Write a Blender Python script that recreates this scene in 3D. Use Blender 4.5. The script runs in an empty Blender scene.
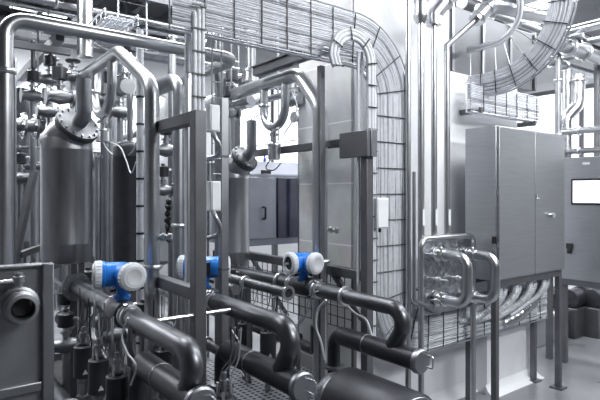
import bpy, math, random
from mathutils import Vector, Matrix
random.seed(7)
SC = bpy.context.scene
COL = SC.collection
# ------------------------------------------------------------------ camera, world, lights, exposure
F = 516.0; HOR = 195.0; EYE = 1.6
FW = Vector((0.6046, 0.7965, 0)); RT = Vector((0.7965, -0.6046, 0)); UPV = Vector((0, 0, 1))
cam = bpy.data.cameras.new('camera'); camo = bpy.data.objects.new('camera', cam); COL.objects.link(camo)
camo.location = (0, 0, EYE); camo.rotation_euler = (math.pi/2, 0, math.atan2(FW.y, FW.x) - math.pi/2)
cam.sensor_width = 36; cam.lens = 36*F/600; cam.shift_y = -5/600; cam.clip_start = 0.05
cam.dof.use_dof = True; cam.dof.focus_distance = 2.9; cam.dof.aperture_fstop = 3.2
SC.camera = camo
SC.view_settings.view_transform = 'Standard'; SC.view_settings.look = 'None'
SC.view_settings.gamma = 1; SC.view_settings.use_curve_mapping = False
SC.view_settings.exposure = 0.08
world = bpy.data.worlds.new('world'); SC.world = world; world.use_nodes = True
world.node_tree.nodes['Background'].inputs[0].default_value = (0.90, 0.94, 1, 1)
world.node_tree.nodes['Background'].inputs[1].default_value = 0.07

def area(name, loc, target, sx, sy, power, color=(0.97, 0.985, 1.0)):
    l = bpy.data.lights.new(name, 'AREA'); l.shape = 'RECTANGLE'; l.size = sx; l.size_y = sy
    l.energy = power; l.color = color
    o = bpy.data.objects.new(name, l); COL.objects.link(o); o.location = loc
    o.rotation_euler = (Vector(target) - Vector(loc)).to_track_quat('-Z', 'Y').to_euler()
    return o
area('ceiling_lamp_and_fill', (2.0, 3.55, 3.9), (2.0, 3.75, 0), 4.5, 0.5, 170)
area('ceiling_lamp_and_fill', (6.2, 2.2, 3.9), (6.2, 2.2, 0), 0.6, 5.5, 160)
area('ceiling_lamp_and_fill', (0.7, 6.8, 3.9), (0.7, 6.8, 0), 5, 0.6, 400)
area('ceiling_lamp_and_fill', (3.6, 1.0, 3.9), (3.3, 2.5, 1.5), 3.6, 0.5, 105)  # unseen fill without fixture, added to brighten the central wall and main tray
area('ceiling_lamp_and_fill', (0.3, 3.4, 3.9), (2.3, 2.9, 1.4), 0.4, 2.0, 45)  # added fill aimed at the tiled wall; no lamp hangs here
area('ceiling_lamp_and_fill', (2.8, -1.6, 3.9), (3.6, 2.4, 0.5), 2.4, 0.5, 190)  # added frontal fill behind the camera for cabinet underside and plinth

# ------------------------------------------------------------------ screen to place
def ray(px, py):
    return FW + RT*((px-300)/F) + UPV*((HOR-py)/F)
def P(px, py, d): return Vector((0, 0, EYE)) + ray(px, py)*d
def PY(px, py, Y): return P(px, py, Y/ray(px, py).y)
def PX(px, py, X): return P(px, py, X/ray(px, py).x)
def PZ(px, py, z): return P(px, py, (EYE-z)*F/(py-HOR))
def depth(p): return p.x*FW.x + p.y*FW.y
def gx(p, px):      # go along X until seen at column px
    k = (px-300)/F; return Vector(((p.y*(k*FW.y-RT.y))/(RT.x-k*FW.x), p.y, p.z))
def gy(p, px):
    k = (px-300)/F; return Vector((p.x, (p.x*(k*FW.x-RT.x))/(RT.y-k*FW.y), p.z))
def gz(p, py): return Vector((p.x, p.y, EYE + (HOR-py)*depth(p)/F))
V = Vector

# ------------------------------------------------------------------ materials
MATS = {}
def mat(name, col, rough=0.4, metal=0.0, nscale=None, namt=0.12, bump=0.0, emit=0, streak=None, rvar=0.0, spec=None, coat=0):
    m = bpy.data.materials.new(name); m.use_nodes = True; nt = m.node_tree; b = nt.nodes['Principled BSDF']
    b.inputs['Roughness'].default_value = rough; b.inputs['Metallic'].default_value = metal
    b.inputs['Base Color'].default_value = (*col, 1)
    if coat: b.inputs['Coat Weight'].default_value = coat; b.inputs['Coat Roughness'].default_value = .15
    if spec is not None: b.inputs['Specular IOR Level'].default_value = spec
    if emit:
        b.inputs['Emission Color'].default_value = (*col, 1); b.inputs['Emission Strength'].default_value = emit
    if nscale:
        tc = nt.nodes.new('ShaderNodeTexCoord'); mp = nt.nodes.new('ShaderNodeMapping'); nz = nt.nodes.new('ShaderNodeTexNoise')
        nz.inputs['Scale'].default_value = nscale; nz.inputs['Detail'].default_value = 5
        if streak: mp.inputs['Scale'].default_value = streak
        nt.links.new(tc.outputs['Object'], mp.inputs[0]); nt.links.new(mp.outputs[0], nz.inputs['Vector'])
        cr = nt.nodes.new('ShaderNodeValToRGB')
        cr.color_ramp.elements[0].position = .3; cr.color_ramp.elements[1].position = .72
        lo = [c*(1-namt) for c in col]; hi = [min(1, c*(1+namt)) for c in col]
        cr.color_ramp.elements[0].color = (*lo, 1); cr.color_ramp.elements[1].color = (*hi, 1)
        nt.links.new(nz.outputs['Fac'], cr.inputs[0]); nt.links.new(cr.outputs[0], b.inputs['Base Color'])
        if rvar:
            mr = nt.nodes.new('ShaderNodeMapRange'); mr.inputs['To Min'].default_value = rough-rvar; mr.inputs['To Max'].default_value = rough+rvar
            nt.links.new(nz.outputs['Fac'], mr.inputs['Value']); nt.links.new(mr.outputs[0], b.inputs['Roughness'])
        if bump:
            bp = nt.nodes.new('ShaderNodeBump'); bp.inputs['Strength'].default_value = bump; bp.inputs['Distance'].default_value = .01
            nt.links.new(nz.outputs['Fac'], bp.inputs['Height']); nt.links.new(bp.outputs[0], b.inputs['Normal'])
    MATS[name] = m; return m
steel = mat('stainless_steel', (.52, .53, .55), .33, 1, 6, .10, 0, rvar=.06)
steel_d = mat('dull_stainless_steel', (.32, .33, .35), .42, 1, 5, .15, rvar=.06)
steel_b = mat('bright_stainless_steel', (.74, .75, .77), .28, 1, 5, .07, rvar=.05)
brushed = mat('brushed_cabinet_steel', (.37, .38, .405), .42, .85, 5, .06, 0, streak=(1, 1, 14), rvar=.07)
vesselm = mat('brushed_vessel_steel', (.33, .335, .35), .36, .95, 4, .18, 0, streak=(5, 5, .7), rvar=.07)
frame_m = mat('grey_square_steel', (.135, .139, .15), .45, .6, 8, .12)
dark = mat('dark_satin_metal', (.05, .052, .06), .40, .5, 7, .2)
blackm = mat('black_plastic', (.014, .014, .018), .45, 0, 20, .2)
pan_shade = mat('black_pan_shade', (.02, .02, .023), .6, 0, 20, .2)  # black of the pan that stands in for shade on the floor
white_p = mat('white_plastic', (.72, .74, .77), .4, 0, 10, .04)
lid_m = mat('light_grey_painted_lid', (.62, .65, .69), .38, 0, 12, .06)
blue = mat('blue_painted_housing', (.012, .19, .66), .35, 0, 12, .06, coat=.3)
cable_m = mat('pale_grey_cable', (.56, .58, .62), .45, 0, 30, .08)
cable_g = mat('mid_grey_cable', (.30, .31, .34), .45, 0, 30, .1)
conduit = mat('white_corrugated_conduit', (.66, .68, .72), .38, .15, 20, .1)
tray_m = mat('galvanised_wire', (.50, .52, .56), .35, .85, 20, .1)
sticker = mat('pale_sticker', (.55, .56, .58), .5, 0, 20, .05)
screen = mat('lit_screen', (.95, .97, 1), .4, 0, emit=1.5)
glow = mat('daylight_pane', (.93, .96, 1), .3, 0, emit=1.6)
lampm = mat('lamp_diffuser', (.95, .97, 1), .4, 0, emit=4)
foil = mat('crinkled_foil_plate', (.42, .43, .46), .25, 1, 22, .3, 1.0)
purple = mat('dark_blue_glass', (.03, .033, .06), .15, .1, 4, .3, coat=.5)
paint_mach = mat('pale_machine_paint', (.27, .285, .33), .35, .2, 3, .12)
wallm = mat('white_wall_paint', (.76, .77, .80), .6, 0, 3, .05, .05)
wall_d = mat('grey_wall_paint', (.34, .35, .38), .6, 0, 2, .15, .1)
plinth_m = mat('pale_render_plinth', (.74, .75, .78), .5, 0, 5, .05, .05)
ceilm = mat('ceiling_paint', (.22, .225, .245), .7, 0, 3, .1)

def brick_mat(name, c1, c2, cm, w, h, rough, rot=(0, 0, 0), noise=.25, bumpd=.003, offset=0.0):
    m = bpy.data.materials.new(name); m.use_nodes = True; nt = m.node_tree; b = nt.nodes['Principled BSDF']
    tc = nt.nodes.new('ShaderNodeTexCoord'); mp = nt.nodes.new('ShaderNodeMapping'); mp.inputs['Rotation'].default_value = rot
    br = nt.nodes.new('ShaderNodeTexBrick'); br.offset = offset; br.inputs['Scale'].default_value = 1
    br.inputs['Color1'].default_value = (*c1, 1); br.inputs['Color2'].default_value = (*c2, 1); br.inputs['Mortar'].default_value = (*cm, 1)
    br.inputs['Brick Width'].default_value = w; br.inputs['Row Height'].default_value = h; br.inputs['Mortar Size'].default_value = .005
    nz = nt.nodes.new('ShaderNodeTexNoise'); nz.inputs['Scale'].default_value = 5; nz.inputs['Detail'].default_value = 6
    mx = nt.nodes.new('ShaderNodeMix'); mx.data_type = 'RGBA'; mx.blend_type = 'OVERLAY'; mx.inputs[0].default_value = noise
    nt.links.new(tc.outputs['Object'], mp.inputs[0]); nt.links.new(mp.outputs[0], br.inputs['Vector'])
    nt.links.new(tc.outputs['Object'], nz.inputs['Vector'])
    nt.links.new(br.outputs['Color'], mx.inputs[6]); nt.links.new(nz.outputs['Color'], mx.inputs[7])
    hs = nt.nodes.new('ShaderNodeHueSaturation'); hs.inputs['Saturation'].default_value = .35
    nt.links.new(mx.outputs[2], hs.inputs['Color']); nt.links.new(hs.outputs[0], b.inputs['Base Color'])
    b.inputs['Roughness'].default_value = rough
    return m
tilem = brick_mat('grey_stone_tiles', (.44, .46, .50), (.52, .54, .58), (.72, .74, .77), .42, .62, .45, rot=(math.pi/2, 0, math.pi/2), noise=.5)
floorm = mat('grey_resin_floor', (.20, .205, .22), .32, 0, 2.2, .22, .12, rvar=.12)

def holes_mat():
    m = bpy.data.materials.new('perforated_tread_plate'); m.use_nodes = True; nt = m.node_tree; b = nt.nodes['Principled BSDF']
    tc = nt.nodes.new('ShaderNodeTexCoord'); vo = nt.nodes.new('ShaderNodeTexVoronoi'); vo.inputs['Scale'].default_value = 26
    vo.inputs['Randomness'].default_value = 0
    cr = nt.nodes.new('ShaderNodeValToRGB'); cr.color_ramp.elements[0].position = .30; cr.color_ramp.elements[1].position = .36
    cr.color_ramp.elements[0].color = (.012, .012, .015, 1); cr.color_ramp.elements[1].color = (.33, .34, .37, 1)
    nt.links.new(tc.outputs['Object'], vo.inputs['Vector']); nt.links.new(vo.outputs['Distance'], cr.inputs[0])
    nt.links.new(cr.outputs[0], b.inputs['Base Color']); b.inputs['Metallic'].default_value = .5; b.inputs['Roughness'].default_value = .45
    return m
holem = holes_mat()

# ------------------------------------------------------------------ mesh tools
def perp(d):
    d = d.normalized(); a = V((0, 0, 1)) if abs(d.z) < .9 else V((1, 0, 0))
    u = d.cross(a).normalized(); return u, d.cross(u).normalized()
def fillet(pts, R, n=6):
    if R <= 0 or len(pts) < 3: return [V(p) for p in pts]
    pts = [V(p) for p in pts]; out = [pts[0]]
    for i in range(1, len(pts)-1):
        a, b, c = pts[i-1], pts[i], pts[i+1]
        u = (a-b); v = (c-b); lu, lv = u.length, v.length
        if lu < 1e-6 or lv < 1e-6: continue
        u /= lu; v /= lv; ang = u.angle(v, math.pi)
        if ang > 3.1: out.append(b); continue
        t = min(R/math.tan(ang/2), lu*.49 if i > 1 else lu*.98, lv*.49 if i < len(pts)-2 else lv*.98); r = t*math.tan(ang/2)
        p0 = b+u*t; p1 = b+v*t; cen = b+(u+v).normalized()*(r/math.sin(ang/2))
        w0 = p0-cen; w1 = p1-cen; full = w0.angle(w1)
        ax = w0.cross(w1).normalized()
        for k in range(n+1): out.append(cen + Matrix.Rotation(full*k/n, 3, ax) @ w0)
    out.append(pts[-1]); return out
def spline(pts, n=8):
    pts = [V(p) for p in pts]; q = [pts[0]*2-pts[1]]+pts+[pts[-1]*2-pts[-2]]; out = []
    for i in range(1, len(q)-2):
        for k in range(n):
            t = k/n; a, b, c, d = q[i-1], q[i], q[i+1], q[i+2]
            out.append(.5*((2*b)+(c-a)*t+(2*a-5*b+4*c-d)*t*t+(3*b-a-3*c+d)*t**3))
    out.append(pts[-1]); return out
class MB:
    def __init__(s): s.v = []; s.f = []
    def ring(s, c, u, w, r, n):
        i = len(s.v)
        for k in range(n):
            a = 2*math.pi*k/n; s.v.append(c+u*(math.cos(a)*r)+w*(math.sin(a)*r))
        return i
    def join(s, i, j, n):
        for k in range(n): s.f.append((i+k, i+(k+1) % n, j+(k+1) % n, j+k))
    def tube(s, pts, r, n=14, caps=True):
        pts = [V(p) for p in pts]; pts = [p for k, p in enumerate(pts) if k == 0 or (p-pts[k-1]).length > 1e-5]
        if len(pts) < 2: return s
        u, w = perp(pts[1]-pts[0]); prev = (pts[1]-pts[0]).normalized(); last = None
        for k, p in enumerate(pts):
            if k == 0: t = pts[1]-pts[0]
            elif k == len(pts)-1: t = pts[-1]-pts[-2]
            else: t = (pts[k+1]-p).normalized()+(p-pts[k-1]).normalized()
            if t.length < 1e-6: t = prev
            t = t.normalized(); q = prev.rotation_difference(t); u = q @ u; w = q @ w; prev = t
            rr = r[k] if isinstance(r, (list, tuple)) else r
            i = s.ring(p, u, w, rr, n)
            if last is not None: s.join(last, i, n)
            elif caps: s.f.append(tuple(range(i+n-1, i-1, -1)))
            last = i
        if caps: s.f.append(tuple(range(last, last+n)))
        return s
    def lathe(s, o, d, prof, n=24, caps=True):   # prof: (distance along d, radius)
        o = V(o); d = V(d).normalized(); u, w = perp(d); last = None
        for t, r in prof:
            i = s.ring(o+d*t, u, w, max(r, 1e-4), n)
            if last is not None: s.join(last, i, n)
            elif caps: s.f.append(tuple(range(i+n-1, i-1, -1)))
            last = i
        if caps: s.f.append(tuple(range(last, last+n)))
        return s
    def cyl(s, a, b, r, n=16):
        a = V(a); b = V(b); return s.lathe(a, b-a, [(0, r), ((b-a).length, r)], n)
    def box(s, lo, hi):
        x0, y0, z0 = [min(a, b) for a, b in zip(lo, hi)]; x1, y1, z1 = [max(a, b) for a, b in zip(lo, hi)]
        i = len(s.v)
        s.v += [V(p) for p in ((x0,y0,z0),(x1,y0,z0),(x1,y1,z0),(x0,y1,z0),(x0,y0,z1),(x1,y0,z1),(x1,y1,z1),(x0,y1,z1))]
        s.f += [tuple(i+k for k in q) for q in ((0,3,2,1),(4,5,6,7),(0,1,5,4),(1,2,6,5),(2,3,7,6),(3,0,4,7))]
        return s
    def cbox(s, c, sx, sy, sz): return s.box((c[0]-sx/2, c[1]-sy/2, c[2]-sz/2), (c[0]+sx/2, c[1]+sy/2, c[2]+sz/2))
    def obox(s, a, b, w, h):   # bar from a to b
        a = V(a); b = V(b); d = (b-a).normalized(); side = d.cross(V((0, 0, 1)))
        if side.length < .01: side = V((1, 0, 0))
        side.normalize(); up = side.cross(d).normalized(); i = len(s.v)
        for p in (a, b):
            for sx, sz in ((-1,-1),(1,-1),(1,1),(-1,1)): s.v.append(p+side*(sx*w/2)+up*(sz*h/2))
        s.f += [tuple(i+k for k in q) for q in ((3,2,1,0),(4,5,6,7),(0,1,5,4),(1,2,6,5),(2,3,7,6),(3,0,4,7))]
        return s
    def dish(s, o, d, r, h, n=20):
        return s.lathe(o, d, [(h*math.sin(a*math.pi/12), r*math.cos(a*math.pi/12)) for a in range(7)], n)
    def build(s, name, m, parent=None, bev=0):
        me = bpy.data.meshes.new(name); off = parent_loc(parent)
        me.from_pydata([v-off for v in s.v], [], s.f); me.materials.append(m)
        o = bpy.data.objects.new(name, me); COL.objects.link(o)
        me.shade_smooth(); me.set_sharp_from_angle(angle=math.radians(38))
        if parent: o.parent = parent
        if bev:
            b = o.modifiers.new('bevel', 'BEVEL'); b.width = bev; b.segments = 2; b.limit_method = 'ANGLE'
        return o
def parent_loc(p):
    off = V((0, 0, 0))
    while p is not None: off += V(p.location); p = p.parent
    return off
def thing(name, label, cat, loc, group=None):
    o = bpy.data.objects.new(name, None); COL.objects.link(o); o.location = V(loc); o.empty_display_size = .05
    o['label'] = label; o['category'] = cat
    if group: o['group'] = group
    return o
def tag(o, label, cat, group=None, kind=None):
    o['label'] = label; o['category'] = cat
    if group: o['group'] = group
    if kind: o['kind'] = kind
    return o
def struct(mb, name, m, bev=0):
    o = mb.build(name, m, None, bev); o['kind'] = 'structure'; return o
def pipe(label, pts, r, m=None, R=None, n=16, group=None, name='process_pipe', cat='pipe', flanges=(), clamps=(), welds=True, ends=()):
    """flanges/clamps: (segment index, fraction, [radius factor])"""
    m = m or steel; R = R if R is not None else r*2.6
    pts = [V(p) for p in pts]
    low = min(pts, key=lambda p: p.z)
    t = thing(name, label, cat, low, group)
    MB().tube(fillet(pts, R, 8), r, n).build('pipe_run', m, t)
    for i, fr in clamps:
        a, b = pts[i], pts[i+1]; d = (b-a).normalized(); c = a.lerp(b, fr)
        MB().lathe(c-d*.012, d, [(0, r), (.002, r*1.3), (.009, r*1.42), (.015, r*1.42), (.022, r*1.3), (.024, r)], n+4).build('clamp', steel_b if m is not dark else steel, t)
    for i, fr in flanges:
        a, b = pts[i], pts[i+1]; d = (b-a).normalized(); c = a.lerp(b, fr)
        fl = MB().lathe(c-d*.02, d, [(0, r*1.02), (0, r*1.9), (.016, r*1.95), (.019, r*1.7), (.023, r*1.7), (.025, r*1.95), (.04, r*1.9), (.04, r*1.02)], n+8)
        f = fl.build('flange', steel_d, t)
        u, w = perp(d)
        for k in range(8):
            q = c+(u*math.cos(k*math.pi/4)+w*math.sin(k*math.pi/4))*r*1.6
            MB().cyl(q-d*.03, q+d*.032, r*.14, 6).build('flange_bolt', steel, f)
    return t

# ------------------------------------------------------------------ the room
X0, Y0 = 2.38, 2.53
struct(MB().box((-6, -4, -.1), (10, 11, 0)), 'floor', floorm)
struct(MB().box((-6, -4, 4.0), (10, 11, 4.1)), 'ceiling', ceilm)
struct(MB().box((-6, 9, 0), (10, 9.15, 4)), 'wall_back', wallm)
struct(MB().box((9, -4, 0), (9.15, 9, 4)), 'wall_right', wallm)
struct(MB().box((-6, -4, 0), (-5.85, 9, 4)), 'wall_left', wall_d)
xe = PY(532, 300, 2.39).x; xs = PY(487, 300, 2.39).x
xw = PY(449, 100, Y0).x
struct(MB().box((X0, Y0, 0), (xw, 3.12, 4)), 'wall_centre', plinth_m)
struct(MB().box((xw, Y0, 0), (xe, 3.12, 2.58)), 'wall_centre', plinth_m)
struct(MB().box((X0-.02, Y0+.015, 0), (X0, 3.12, 3.9)), 'wall_tiles', tilem)
struct(MB().box((xs, 2.39, 0), (xe, Y0, .95)), 'trim_1', plinth_m)
cb = MB()
prof = [(0, 0), (.09, 0), (.05, .012), (.02, .035), (0, .08)]
i0 = len(cb.v)
for x in (xs-.02, xe+.05):
    for dy, z in prof: cb.v.append(V((x, 2.39-dy, z)))
cb.f += [(i0+k, i0+k+1, i0+k+6, i0+k+5) for k in range(4)] + [(i0, i0+1, i0+2, i0+3, i0+4), (i0+9, i0+8, i0+7, i0+6, i0+5)]
struct(cb, 'trim_2', plinth_m)
cb = MB(); i0 = 0
for x in (X0, xs):
    for dy, z in prof: cb.v.append(V((x, Y0-dy*.7, z)))
cb.f += [(i0+k, i0+k+1, i0+k+6, i0+k+5) for k in range(4)]
struct(cb, 'trim_3', plinth_m)
# windows: tall panes giving daylight
def window(n, c, sx, sy, sz):
    fr = MB(); t = .07
    along_x = sx > sy
    x, y, z = c
    if along_x:
        fr.box((x-sx/2-t, y-.04, z-sz/2-t), (x+sx/2+t, y+.04, z-sz/2)).box((x-sx/2-t, y-.04, z+sz/2), (x+sx/2+t, y+.04, z+sz/2+t))
        for k in range(4):
            xx = x-sx/2+k*sx/3; fr.box((xx-t/2, y-.04, z-sz/2), (xx+t/2, y+.04, z+sz/2))
        pane = MB().box((x-sx/2, y-.005, z-sz/2), (x+sx/2, y+.005, z+sz/2))
    else:
        fr.box((x-.04, y-sy/2-t, z-sz/2-t), (x+.04, y+sy/2+t, z-sz/2)).box((x-.04, y-sy/2-t, z+sz/2), (x+.04, y+sy/2+t, z+sz/2+t))
        for k in range(4):
            yy = y-sy/2+k*sy/3; fr.box((x-.04, yy-t/2, z-sz/2), (x+.04, yy+t/2, z+sz/2))
        pane = MB().box((x-.005, y-sy/2, z-sz/2), (x+.005, y+sy/2, z+sz/2))
    o = struct(fr, 'window_%d' % n, frame_m); p = pane.build('window_pane', glow, o)
window(1, (8.93, 3.0, 2.6), .1, 6.0, 1.5)
window(2, (6.6, 8.93, 3.0), 3.4, .1, 1.6)

# ceiling lamps (the light sources above)
for k, (x, y, sx, sy) in enumerate(((2.0, 3.55, 4.5, .3), (6.2, 2.2, .3, 5.5), (.7, 6.8, 5, .3))):
    lt = thing('ceiling_lamp', ['long ceiling lamp over the aisle behind the tiled wall', 'long ceiling lamp over the floor behind the control cabinet', 'long ceiling lamp near the back wall windows'][k], 'lamp', (x, y, 3.95))
    MB().cbox((x, y, 3.965), sx+.06, sy+.06, .06).build('lamp_housing', white_p, lt)
    MB().cbox((x, y, 3.928), sx, sy, .012).build('diffuser', lampm, lt)

# ------------------------------------------------------------------ steel frames
EX, EY = V((1, 0, 0)), V((0, 1, 0))
f1 = PZ(198, 250, 1.0); f1 = P(198, 200, 2.45); fx, fy = f1.x, f1.y
fb = gy(f1, 152).y
t = thing('pipe_rack', 'grey square steel frame standing at the middle flow line, beam at its top', 'frame', (fx, fy, 0))
MB().box((fx-.03, fy-.03, 0), (fx+.03, fy+.03, 2.0)).build('post', frame_m, t, .004)
MB().box((fx-.03, fb-.03, 0), (fx+.03, fb+.03, 2.0)).build('post', frame_m, t, .004)
MB().box((fx-.028, fy+.03, 1.94), (fx+.028, fb-.03, 2.0)).build('beam', frame_m, t, .004)
MB().box((fx-.028, fy+.03, 1.10), (fx+.028, fb-.03, 1.16)).build('beam', frame_m, t, .004)
MB().box((fx-.028, fy+.03, .25), (fx+.028, fb-.03, .31)).build('beam', frame_m, t, .004)
MB().box((fx-.07, fy-.07, 0), (fx+.07, fy+.07, .012)).build('foot_plate', frame_m, t)

g1 = P(367, 200, 3.05); hx, hy = g1.x, g1.y; hb = gy(g1, 236).y
t = thing('pipe_rack', 'grey square steel frame before the tiled wall, blank plate on its corner', 'frame', (hx, hy, 0))
MB().box((hx-.027, hy-.027, 0), (hx+.027, hy+.027, 1.96)).build('post', frame_m, t, .004)
MB().box((hx-.027, hb-.027, 0), (hx+.027, hb+.027, 2.35)).build('post', frame_m, t, .004)
MB().box((hx-.025, hy+.03, 1.90), (hx+.025, hb-.03, 1.95)).build('beam', frame_m, t, .004)
MB().box((hx-.025, hy+.03, 1.09), (hx+.025, hb-.03, 1.15)).build('beam', frame_m, t, .004)
MB().box((hx-.025, hy+.03, .3), (hx+.025, hb-.03, .35)).build('beam', frame_m, t, .004)
MB().obox((hx, hy+.03, .86), (hx, hy+.3, 1.1), .035, .035).build('brace', frame_m, t, .003)
q = gy(V((hx-.035, hy, 1.9)), 341)
MB().box((hx-.05, hy-.05, gz(V((hx,hy,0)), 157).z), (hx-.02, q.y, gz(V((hx,hy,0)), 131).z)).build('blank_plate', frame_m, t, .003)
MB().box((hx-.019, hy-.055, gz(V((hx,hy,0)), 157).z), (hx+.03, hy-.03, gz(V((hx,hy,0)), 130).z)).build('end_plate', steel_d, t, .003)

# high dark beam running away above the second flow line
a = PZ(318, 50, 2.42) if False else P(318, 52, 3.1); b = gy(a, 256)
t = thing('overhead_beam', 'dark steel beam below the cable tray, running above the looped pipe', 'beam', a)
MB().box((a.x-.03, a.y, a.z-.022), (a.x+.03, b.y, a.z+.035)).build('beam_web', frame_m, t, .003)
MB().box((a.x-.045, a.y, a.z+.035), (a.x+.045, b.y, a.z+.042)).build('beam_flange', frame_m, t)
# drop bracket from the tray
q = P(321, 100, 3.2)
t = thing('support_post', 'thin grey post standing before the tiled wall up to the tray', 'post', V((q.x, q.y, 0)))
MB().box((q.x-.018, q.y-.018, 0), (q.x+.018, q.y+.018, 2.40)).build('post_profile', frame_m, t, .003)
MB().box((q.x-.05, q.y-.05, 0), (q.x+.05, q.y+.05, .01)).build('foot_plate', frame_m, t)

# ------------------------------------------------------------------ flow lines with meters and capped headers
def meter_transmitter(label, c, dirs, r=.058, s=1.0):
    """c centre; dirs: list of (direction, 'lid'|'display')"""
    t = thing('flow_meter', label, 'flow meter', c, 'blue flow meter transmitters')
    c = V(c)
    body = MB()
    for d, kind in dirs:
        d = V(d).normalized()
        body.lathe(c-d*.03, d, [(0, r*.80), (.02, r*.90), (.085*s, r*.90), (.088*s, r*.99), (.098*s, r*.99)], 28)
    body.lathe(c-UPV*.03, -UPV, [(0, r*.6), (.03, r*.55), (.045, r*.42), (.07, r*.42)], 20)
    body.build('housing', blue, t)
    for d, kind in dirs:
        d = V(d).normalized(); e = c+d*(.098*s-.03)
        lid = MB().lathe(e, d, [(0, r*.98), (.002, r*1.0), (.030, r*1.0), (.034, r*.95), (.037, r*.84)] + ([(.039, r*.80), (.041, r*.78)] if kind == 'lid' else [(.037, r*.66), (.026, r*.62)]), 32)
        u, w = perp(d)
        for k in range(24):   # knurled grip on the lid's edge
            a = k*math.pi/12; q = e+(u*math.cos(a)+w*math.sin(a))*r
            lid.cyl(q+d*.004, q+d*.027, r*.035, 5)
        L = lid.build('lid', lid_m, t)
        if kind == 'display':
            MB().lathe(e, d, [(.027, r*.6), (.029, r*.6)], 24).build('display_window', blackm, L)
            MB().obox(e+d*.030-UPV*.006, e+d*.030+UPV*.006, r*.7, .002).build('display', sticker, L)
        else:
            MB().lathe(e, d, [(.041, r*.6), (.0425, r*.6), (.0425, r*.56), (.0415, r*.54)], 24).build('lid_rim', sticker, L)
    MB().lathe(c-UPV*.098, -UPV, [(0, r*.5), (.004, r*.62), (.018, r*.62), (.022, r*.5), (.065, r*.5)], 20).build('neck', blue, t)
    for k in (-1, 1):
        q = c+V((.0, 0, -.075))+RT*k*.03
        MB().cyl(q, q+RT*k*.025-UPV*.008, .008, 8).build('cable_gland', blackm, t)
    return t
def sensor(label, c, r, half, m=dark):
    t = thing('flow_sensor', label, 'flow sensor', V(c)-UPV*r)
    MB().lathe(V(c)+EY*half, -EY, [(0, r*.75), (.01, r*.98), (.015, r), (half*2-.015, r), (half*2-.01, r*.98), (half*2, r*.75)], 28).build('sensor_body', m, t)
    for sgn in (1, -1):
        e = V(c)-EY*half*sgn
        MB().lathe(e+EY*.012*0, -EY*sgn, [(0, r*.78), (.004, r*.88), (.014, r*.88), (.018, r*.72), (.032, r*.72), (.036, r*.84), (.05, r*.84), (.052, r*.7)], 28).build('clamp', steel, t)
        b = MB()
        b.cbox(e+V((-.0, -.028*sgn, r*.86)), .028, .022, .022); b.cyl(e+V((-.03, -.028*sgn, r*.9)), e+V((.03, -.028*sgn, r*.9)), .005, 8)
        b.build('clamp_screw', steel_b, t)
    return t
def cap_end(t, p, r, handle=True):
    MB().lathe(p+EY*.02, -EY, [(0, r*1.02), (.003, r*1.16), (.022, r*1.16), (.026, r*1.08), (.030, r*1.02), (.033, r*.4)], 32).build('end_cap', steel_d, t)
    if handle:
        h = MB(); y = p.y-.013
        h.tube(fillet([V((p.x+.030, y, p.z+.028)), V((p.x+.030, y-.035, p.z+.03)), V((p.x+.030, y-.035, p.z-.03)), V((p.x+.030, y, p.z-.028))], .012, 4), .0042, 8)
        h.build('cap_handle', steel_b, t)
ZL, ZH = 1.03, .807
def flow_line(const, px0, px1, zl, zh, hp0, hp1, label_l, label_h, r=.046, rh=.055, clamps=(), flanges=(), hm=dark, lm=None):
    A = P(px0, 200, const/(px0+91)); A.z = zl
    B = P(px1, 200, const/(px1+91)); B.z = zl
    C = V((B.x, B.y+(.13 if const > 600 else .15), zh+rh*.6))
    pipe(label_l, [A, B, C], r, lm or MATS['dark_pipe'], R=.078, flanges=flanges, clamps=clamps, name='flow_pipe')
    H0 = P(hp0, 200, const/(hp0+91)); H0.z = zh
    H1 = P(hp1, 200, const/(hp1+91)); H1.z = zh
    t = thing('header_pipe', label_h, 'pipe', V((H0.x, H0.y, .12)))
    MB().tube([H0-EY*.06, H1], rh, 24).build('header_run', hm, t)
    MB().tube(fillet([V((H0.x, H0.y, .35)), H0+V((0, 0, 0)), H0-EY*.16], .075, 8), rh*.72, 18).build('riser', hm, t)
    MB().lathe(V((H0.x, H0.y, .60)), UPV, [(0, rh*.72), (.002, rh*1.15), (.016, rh*1.15), (.018, rh*.72)], 24).build('clamp', steel_d, t)
    MB().lathe(V((H0.x, H0.y, .12)), UPV, [(0, rh*.5), (.1, rh*.5), (.14, rh*.95), (.24, rh*.95), (.25, rh*.72)], 20).build('drain_valve', steel_d, t)
    for fr in (.42,):
        q = H0.lerp(H1, fr); MB().lathe(q, -EY, [(0, rh), (.001, rh*1.03), (.006, rh*1.03), (.007, rh)], 24).build('weld_seam', steel_d, t)
    cap_end(t, H1, rh)
    return A, B, H0, H1
mat('dark_pipe', (.15, .154, .166), .36, .95, 6, .2, rvar=.07)
L1 = flow_line(535, 74, 208, ZL, .855, 139, 201, 'thick dark pipe of the flow line nearest the camera, bending down at its end',
               'dark capped pipe below the nearest flow line', flanges=((0, .03),), r=.045)
L2 = flow_line(846, 190, 300, ZL, .80, 222, 303, 'thick dark pipe of the middle flow line, starting behind the frame post',
               'dark capped pipe with handle above the perforated step', clamps=((0, .25),), r=.046)
L3 = flow_line(1268, 234, 413, ZL, .80, 334, 421, 'long dark pipe of the flow line nearest the tiled wall',
               'dark capped pipe with handle in front of the wall plinth', clamps=((0, .35), (0, .72)), flanges=((0, .02),), r=.041, rh=.052)
def on(const, px, z): q = P(px, 200, const/(px+91)); q.z = z; return q
s1 = on(535, 122, ZL); sensor('dark sensor body in the nearest flow pipe under its blue meter', s1, .064, .085)
meter_transmitter('blue and white flow meter in front of the big tank, nearest of the three', s1+V((.0, 0, .185)), [(V((-1, .25, .03)), 'lid'), (V((.12, -1, 0)), 'lid')], .066, 1.25)
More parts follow.
